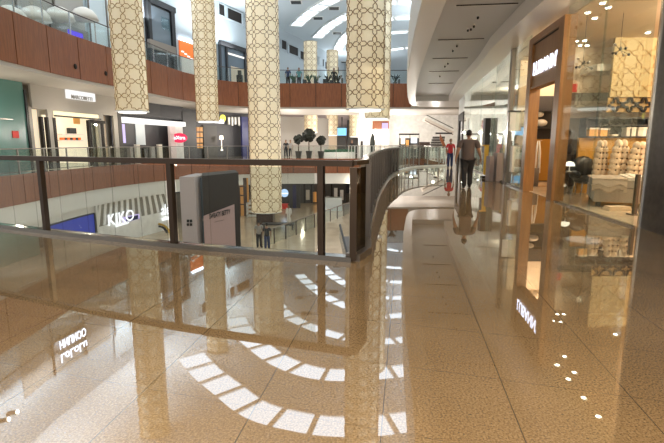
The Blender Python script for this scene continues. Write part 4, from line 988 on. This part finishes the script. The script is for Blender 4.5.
for i, (x, y) in enumerate([(75, 66.5), (105.5, 73.5)]):
    p = sight([tuple(q) for q in offset(E2L, .07)], x, y)
    q = MB().blob((p.x+.02, p.y, p.z), (.07, .11, .13), 12, 8).build('dome_camera', 'shadow_gap', smooth=True); tag(q, ['small black dome on the brown fascia panel, left one', 'small black dome on the brown fascia panel, beside the leftmost hanging column'][i], 'camera')

# ------------------------------------------------------------------ lower level
SL = [tuple(q) for q in offset(E1L, -.32)]
s = thing('shopfront', (*SL[18], -5.0), 'bright cosmetics shopfront on the lower level with grey and white slanted stripes and white letters', 'shopfront')
def wz(x0, x1, z0, z1, mat, name, parent, d0=0., d1=.06):
    a = sight(SL, x0, 210); b = sight(SL, x1, 210); pth = [(a.x, a.y)] + [q for q in SL if a.y+.05 < q[1] < b.y-.05] + [(b.x, b.y)]
    return MB().strip(pth, z0, z1, d0, d1).build(name, mat, parent)
wz(95, 171, -5, -2.25, 'mirror_grey', 'facade_panel', s, -.06, 0)
sm = MB()
for i in range(13):
    a = sight(SL, 99+i*5.5, 210); b = sight(SL, 99+i*5.5+2.6, 210); t = Vector((b.x-a.x, b.y-a.y, 0)); sl = -.35+.06*i
    P = [a.xy, b.xy]; n = Vector((t.y, -t.x, 0)).normalized()*.03
    zt, zb = -2.28, -3.55-.1*math.sin(i/12*math.pi)
    off = t.normalized()*sl
    sm.hexa([(a.x+off.x, a.y+off.y, zb), (b.x+off.x, b.y+off.y, zb), (b.x+off.x+n.x, b.y+off.y+n.y, zb), (a.x+off.x+n.x, a.y+off.y+n.y, zb), (a.x, a.y, zt), (b.x, b.y, zt), (b.x+n.x, b.y+n.y, zt), (a.x+n.x, a.y+n.y, zt)])
sm.build('slanted_stripes', 'white_metal', s)
wz(97, 170, -5, -3.62, 'pattern_white', 'lower_facade', s, 0, .05)
a = sight(SL, 106, 215); b_ = sight(SL, 132, 215)
text('sign_letters', 'KIKO', a, b_, a.z-.70, .72, 'sign_white', s, .03, .12, bold=.0)
a = sight(SL, 114, 225); b_ = sight(SL, 127, 225); text('sign_letters', 'MILANO', a, b_, a.z-.12, .16, 'sign_white', s, .05, .12)
a = sight(SL, 160, 212); b_ = sight(SL, 171, 212); text('sign_letters', 'alef', a, b_, a.z-.25, .8, 'sign_white', s, .03, .12, bold=.0)
text('sign_letters', 'alef', a, b_, a.z-.65, .3, 'sign_white', s, .06, .12, bold=.02)
wz(121, 138, -3.75, -3.4, 'lilac_screen', 'lilac_display', s, .02, .1); wz(124, 136, -3.72, -3.45, 'navy', 'dark_display', s, .1, .14)
wz(94, 96, -5, -2.25, 'white_paint', 'end_post', s, -.02, .12)
p = sight(SL, 158, 235); ar = MB(); cx_, cy_, cz_ = p.x+.2, p.y, p.z
for r_, nm, m in ((.95, 'gold_arch', 'gold_metal'), (.75, 'inner_arch', 'dark_wall')):
    mb = MB(); mb.tube([(cx_+r_*math.cos(t*math.pi/14)*.9, cy_+.45*math.cos(t*math.pi/14)*-1, cz_+r_*.85*math.sin(t*math.pi/14)) for t in range(15)], .08, 8); mb.build(nm, m, s, smooth=True)
s = thing('shopfront', (*SL[10], -5.0), 'white lower shopfront with a dark blue screen panel near the left edge', 'shopfront')
wz(-30, 94, -5, -2.25, 'white_paint', 'white_facade', s, -.06, 0); wz(23, 92, -3.9, -2.75, 'navy_screen', 'blue_panel', s, 0, .08); wz(92, 93.2, -3.9, -2.7, 'dark_metal', 'panel_edge', s, 0, .12); wz(23, 93, -2.75, -2.68, 'dark_metal', 'panel_top_edge', s, 0, .1)
# hoarding
k = thing('hoarding_kiosk', (-5.2, 20.5, -5), 'tall dark taupe kiosk tower with pale pink advertising panels rising from the lower level', 'kiosk')
kx0, kx1 = spot(203, 200, 20).x, spot(238, 200, 20).x
MB().hexa([(kx0, 20, -5), (kx1, 20.3, -5), (kx1-.55, 22.2, -5), (kx0-.6, 22.2, -5), (kx0, 20, .0), (kx1, 20.3, .14), (kx1-.55, 22.2, .14), (kx0-.6, 22.2, .0)]).build('tower_body', 'taupe_panel', k)
a = spot(203.5, 216, 19.95); b_ = spot(233, 205, 19.95)
x0, x1 = a.x, b_.x; y0, y1 = 19.97, 20.22
MB().hexa([(x0, y0-.03, -5), (x1, y1-.03, -5), (x1, y1+.02, -5), (x0, y0+.02, -5), (x0, y0-.03, a.z), (x1, y1-.03, b_.z), (x1, y1+.02, b_.z), (x0, y0+.02, a.z)]).build('pink_panel', 'pink', k)
a = spot(209, 219, 19.9); b_ = spot(229, 214, 19.9)
text('panel_letters', 'SWEATY BETTY', (a.x, y0-.0), (b_.x, y1-.05), a.z, .22, 'black_print', k, .01, .07, zslope=b_.z-a.z-.02, bold=.03)
a2 = spot(214, 222, 19.9); b2 = spot(223, 220, 19.9); text('panel_letters', 'opening soon', (a2.x, y0), (b2.x, y1-.1), a2.z-.03, .05, 'black_print', k, .01, .07, zslope=.08)
px0, px1 = spot(180.5, 200, 19.6).x, spot(195.5, 200, 19.6).x
MB().box(px0, px1, 19.6, 22, -5, spot(188, 177, 19.6).z).build('pink_side_panel', 'pale_pink', k)
MB().box(px1, kx0, 20.4, 22, -5, -.1).build('glass_recess', 'grey_glass_panel', k)
for i in (0, 1):
    for j in (0, 1):
        p = spot(188+i*3, 221+j*3.6, 19.58); MB().box(p.x-.05, p.x+.05, 19.57, 19.6, p.z-.06, p.z+.06).build('square_mark', 'black_print', k)
MB().box(px1+.02, kx0-.02, 20.3, 20.4, -2.0, -1.9).build('glass_bar', 'steel', k)
# orange shop and white shelves near the column base
s = thing('shopfront', (*spot(243, 200, 41).xy, -5), 'orange lit shop corner behind the kiosk on the lower level', 'shopfront')
far(238, 248, 178, 218, 41, .2, 'amber_glow', 'lit_interior', parent=s); far(238, 239.2, 178, 222, 40.8, .2, 'dark_wood', 'frame_post', parent=s); far(244.3, 246, 178, 222, 40.8, .2, 'dark_wood', 'frame_post', parent=s)
for y in (186, 195, 204): far(238, 246, y, y+1, 40.7, .2, 'dark_wood', 'shelf_board', parent=s)
ws = thing('white_shelving', (*spot(252, 212, 40).xy, -5), 'low white display shelving beside the brown column base', 'shelf')
far(246.5, 262, 200, 203, 42, .3, 'white_paint', 'shelf_back', parent=ws)
for y in (203, 207, 211, 215): far(246.5, 259, y, y+1.6, 40.2, .5, 'white_paint', 'shelf_board', parent=ws)
for x in (246.5, 258): far(x, x+1, 203, 217, 40.2, .5, 'white_paint', 'side_panel', parent=ws, zmin=-5)
# dark lower shopfronts
def LZ(x, y): return atz(x, y, -5)
s = thing('shopfront', (-4, 46, -5), 'dark lower level shopfront with a round pale blue logo sign', 'shopfront')
far(281, 300, 183, 218, 46, .3, 'dark_wall', 'dark_facade', parent=s, zmin=-5); far(293, 296, 185, 218, 45.9, .2, 'navy', 'inner_pier', parent=s, zmin=-5)
p = spot(284.5, 193, 45.8); o = MB().lathe((0, 0, 0), [(.38, -.05), (.40, 0), (.38, .05)], 24).build('logo_disc', 'logo_blue', s)
for v in o.data.vertices: x_, y_, z_ = v.co; v.co = (p.x+x_, 45.75+z_, p.z+y_)
far(281.5, 288, 193, 194, 45.6, .05, 'white_screen', 'logo_bar', parent=s)
far(281, 288.5, 204, 214, 45.2, .5, 'red_paint', 'red_armchair', 'small red upholstered seat under the round blue sign', 'seat', zmin=-5)
s = thing('shopfront', (0, 47, -5), 'row of dark glazed lower shopfronts right of the round blue sign', 'shopfront')
far(300, 346, 183.5, 222, 50, .3, 'charcoal', 'dark_facade', parent=s, zmin=-5)
for x0 in (304, 311, 318, 331): far(x0, x0+1.2, 184, 222, 49.8, .2, 'shadow_gap', 'frame_post', parent=s, zmin=-5)
for x0, y0, m in ((306, 190, 'warm_white'), (313, 192, 'amber_glow'), (321, 190, 'beige_wall'), (326, 196, 'cloth_grey'), (334, 188, 'pattern_white'), (340, 190, 'pattern_white')): far(x0, x0+3.5, y0, y0+10, 49.7, .1, m, 'lit_display', parent=s)
far(318, 342, 198, 207, 44, 1.0, 'pale_panel', 'glass_counter', 'long pale glass counter on the lower level', 'counter', zmin=-5)
p = LZ(277, 229); tb = thing('dark_table', p, 'low dark table on the lower level beside the walkway', 'table')
MB().box(p.x-1.1, p.x+1.3, p.y-.4, p.y+.4, -4.65, -4.55).build('table_top', 'dark_wall', tb)
for sx in (-1.0, 1.15):
    for sy in (-.35, .3): MB().box(p.x+sx, p.x+sx+.06, p.y+sy, p.y+sy+.06, -5, -4.65).build('leg', 'dark_wall', tb)
a, b_ = LZ(262, 249), LZ(352, 213)
railing('glass_railing', smooth_path([a.xy, ((a.x+b_.x)/2, (a.y+b_.y)/2), b_.xy], 1), -5, 1.1, 'long diagonal glass railing with brown posts on the lower level', 1.55, .06, 'bed_grey', 'dark_wood', 'clear_glass', hr=.04)
es = thing('escalator', (0, 24, -5), 'escalator with dark handrails down on the lower level beyond the railing post', 'escalator')
a = spot(340, 225, 24); b_ = spot(349, 262, 20)
for dx in (0, .9): MB().bar(a+Vector((dx, 0, 0)), b_+Vector((dx, 0, 0)), .08, .12).build('handrail', 'dark_metal', es); MB().bar(a+Vector((dx, 0, -.4)), b_+Vector((dx, 0, -.4)), .05, .7).build('balustrade', 'grey_glass_panel', es)
MB().bar(a+Vector((.45, 0, -.7)), b_+Vector((.45, 0, -.7)), .8, .2).build('steps', 'steel_dark', es)

# ------------------------------------------------------------------ light
w = bpy.data.worlds.new('world'); SC.world = w; w.use_nodes = True
bg = w.node_tree.nodes['Background']; bg.inputs[0].default_value = (.95, .93, .90, 1); bg.inputs[1].default_value = .62
for x, y, e in ((7.6, 8.4, 90), (8.6, 10.6, 110), (11, 10, 60), (8.0, 16.6, 50)): lamp(x, y, 4.3, e*3.2, (1, .80, .56), .05)
lamp(-1.3, -.2, 2.4, 470, (1, .82, .54), .15); lamp(1.8, -.2, 2.4, 260, (1, .80, .55), .15)  # fill lamps added behind the camera to brighten the near floor
for x, y, e in ((9.6, 21, 170), (10.2, 27, 190)): lamp(x, y, 3.9, e, (1, .93, .84), .05)
for x, y in ((-14.5, 16), (-14.3, 21), (-13.8, 26), (-13, 31), (-12, 36)): lamp(x, y, 2.6, 45, (1, .88, .72), .1)
for x, y in ((-8, 45), (-4, 48), (0, 50), (4, 52), (7, 50), (3.2, 44.8), (1, 44.5), (-4, 44), (6.3, 46), (-2, 58), (5, 57), (8, 56), (10, 46), (6, 55), (9, 53)): lamp(x, y, 2.4, 170, (1, .93, .85), .08)  # added fill lamps without fixtures, brightening the far walkway and white wall
for x, y in ((-9, 24), (-4, 26), (-8, 32), (-2, 32), (-9, 38), (-1, 38), (-5, 43), (2, 42), (-11, 20), (-3, 47), (2, 28)): lamp(x, y, -2.2, 55, (1, .86, .66), .1)  # added fill lamps without fixtures, brightening the lower level
for x, y, sx, sy in ((-14.3, 20, 1, 9), (-13, 31, 1, 9), (-9.5, 42, 1, 8), (8.6, 14, 1, 10), (9.6, 28, 1, 10), (9.8, 44, 1, 10), (0, 69, 14, 1)):  # unseen upward area lights, added to brighten the atrium ceiling
    ld = bpy.data.lights.new('ceiling_fill_light', 'AREA'); ld.shape = 'RECTANGLE'; ld.size = sx; ld.size_y = sy; ld.energy = 480; ld.color = (.9, .96, 1)
    o = bpy.data.objects.new('ceiling_fill_light', ld); COL.objects.link(o); o.location = (x, y, 10.2); o.rotation_euler = (math.pi, 0, 0)
SC.view_settings.view_transform = 'Standard'; SC.view_settings.look = 'None'; SC.view_settings.gamma = 1; SC.view_settings.use_curve_mapping = False
SC.view_settings.exposure = 0.55
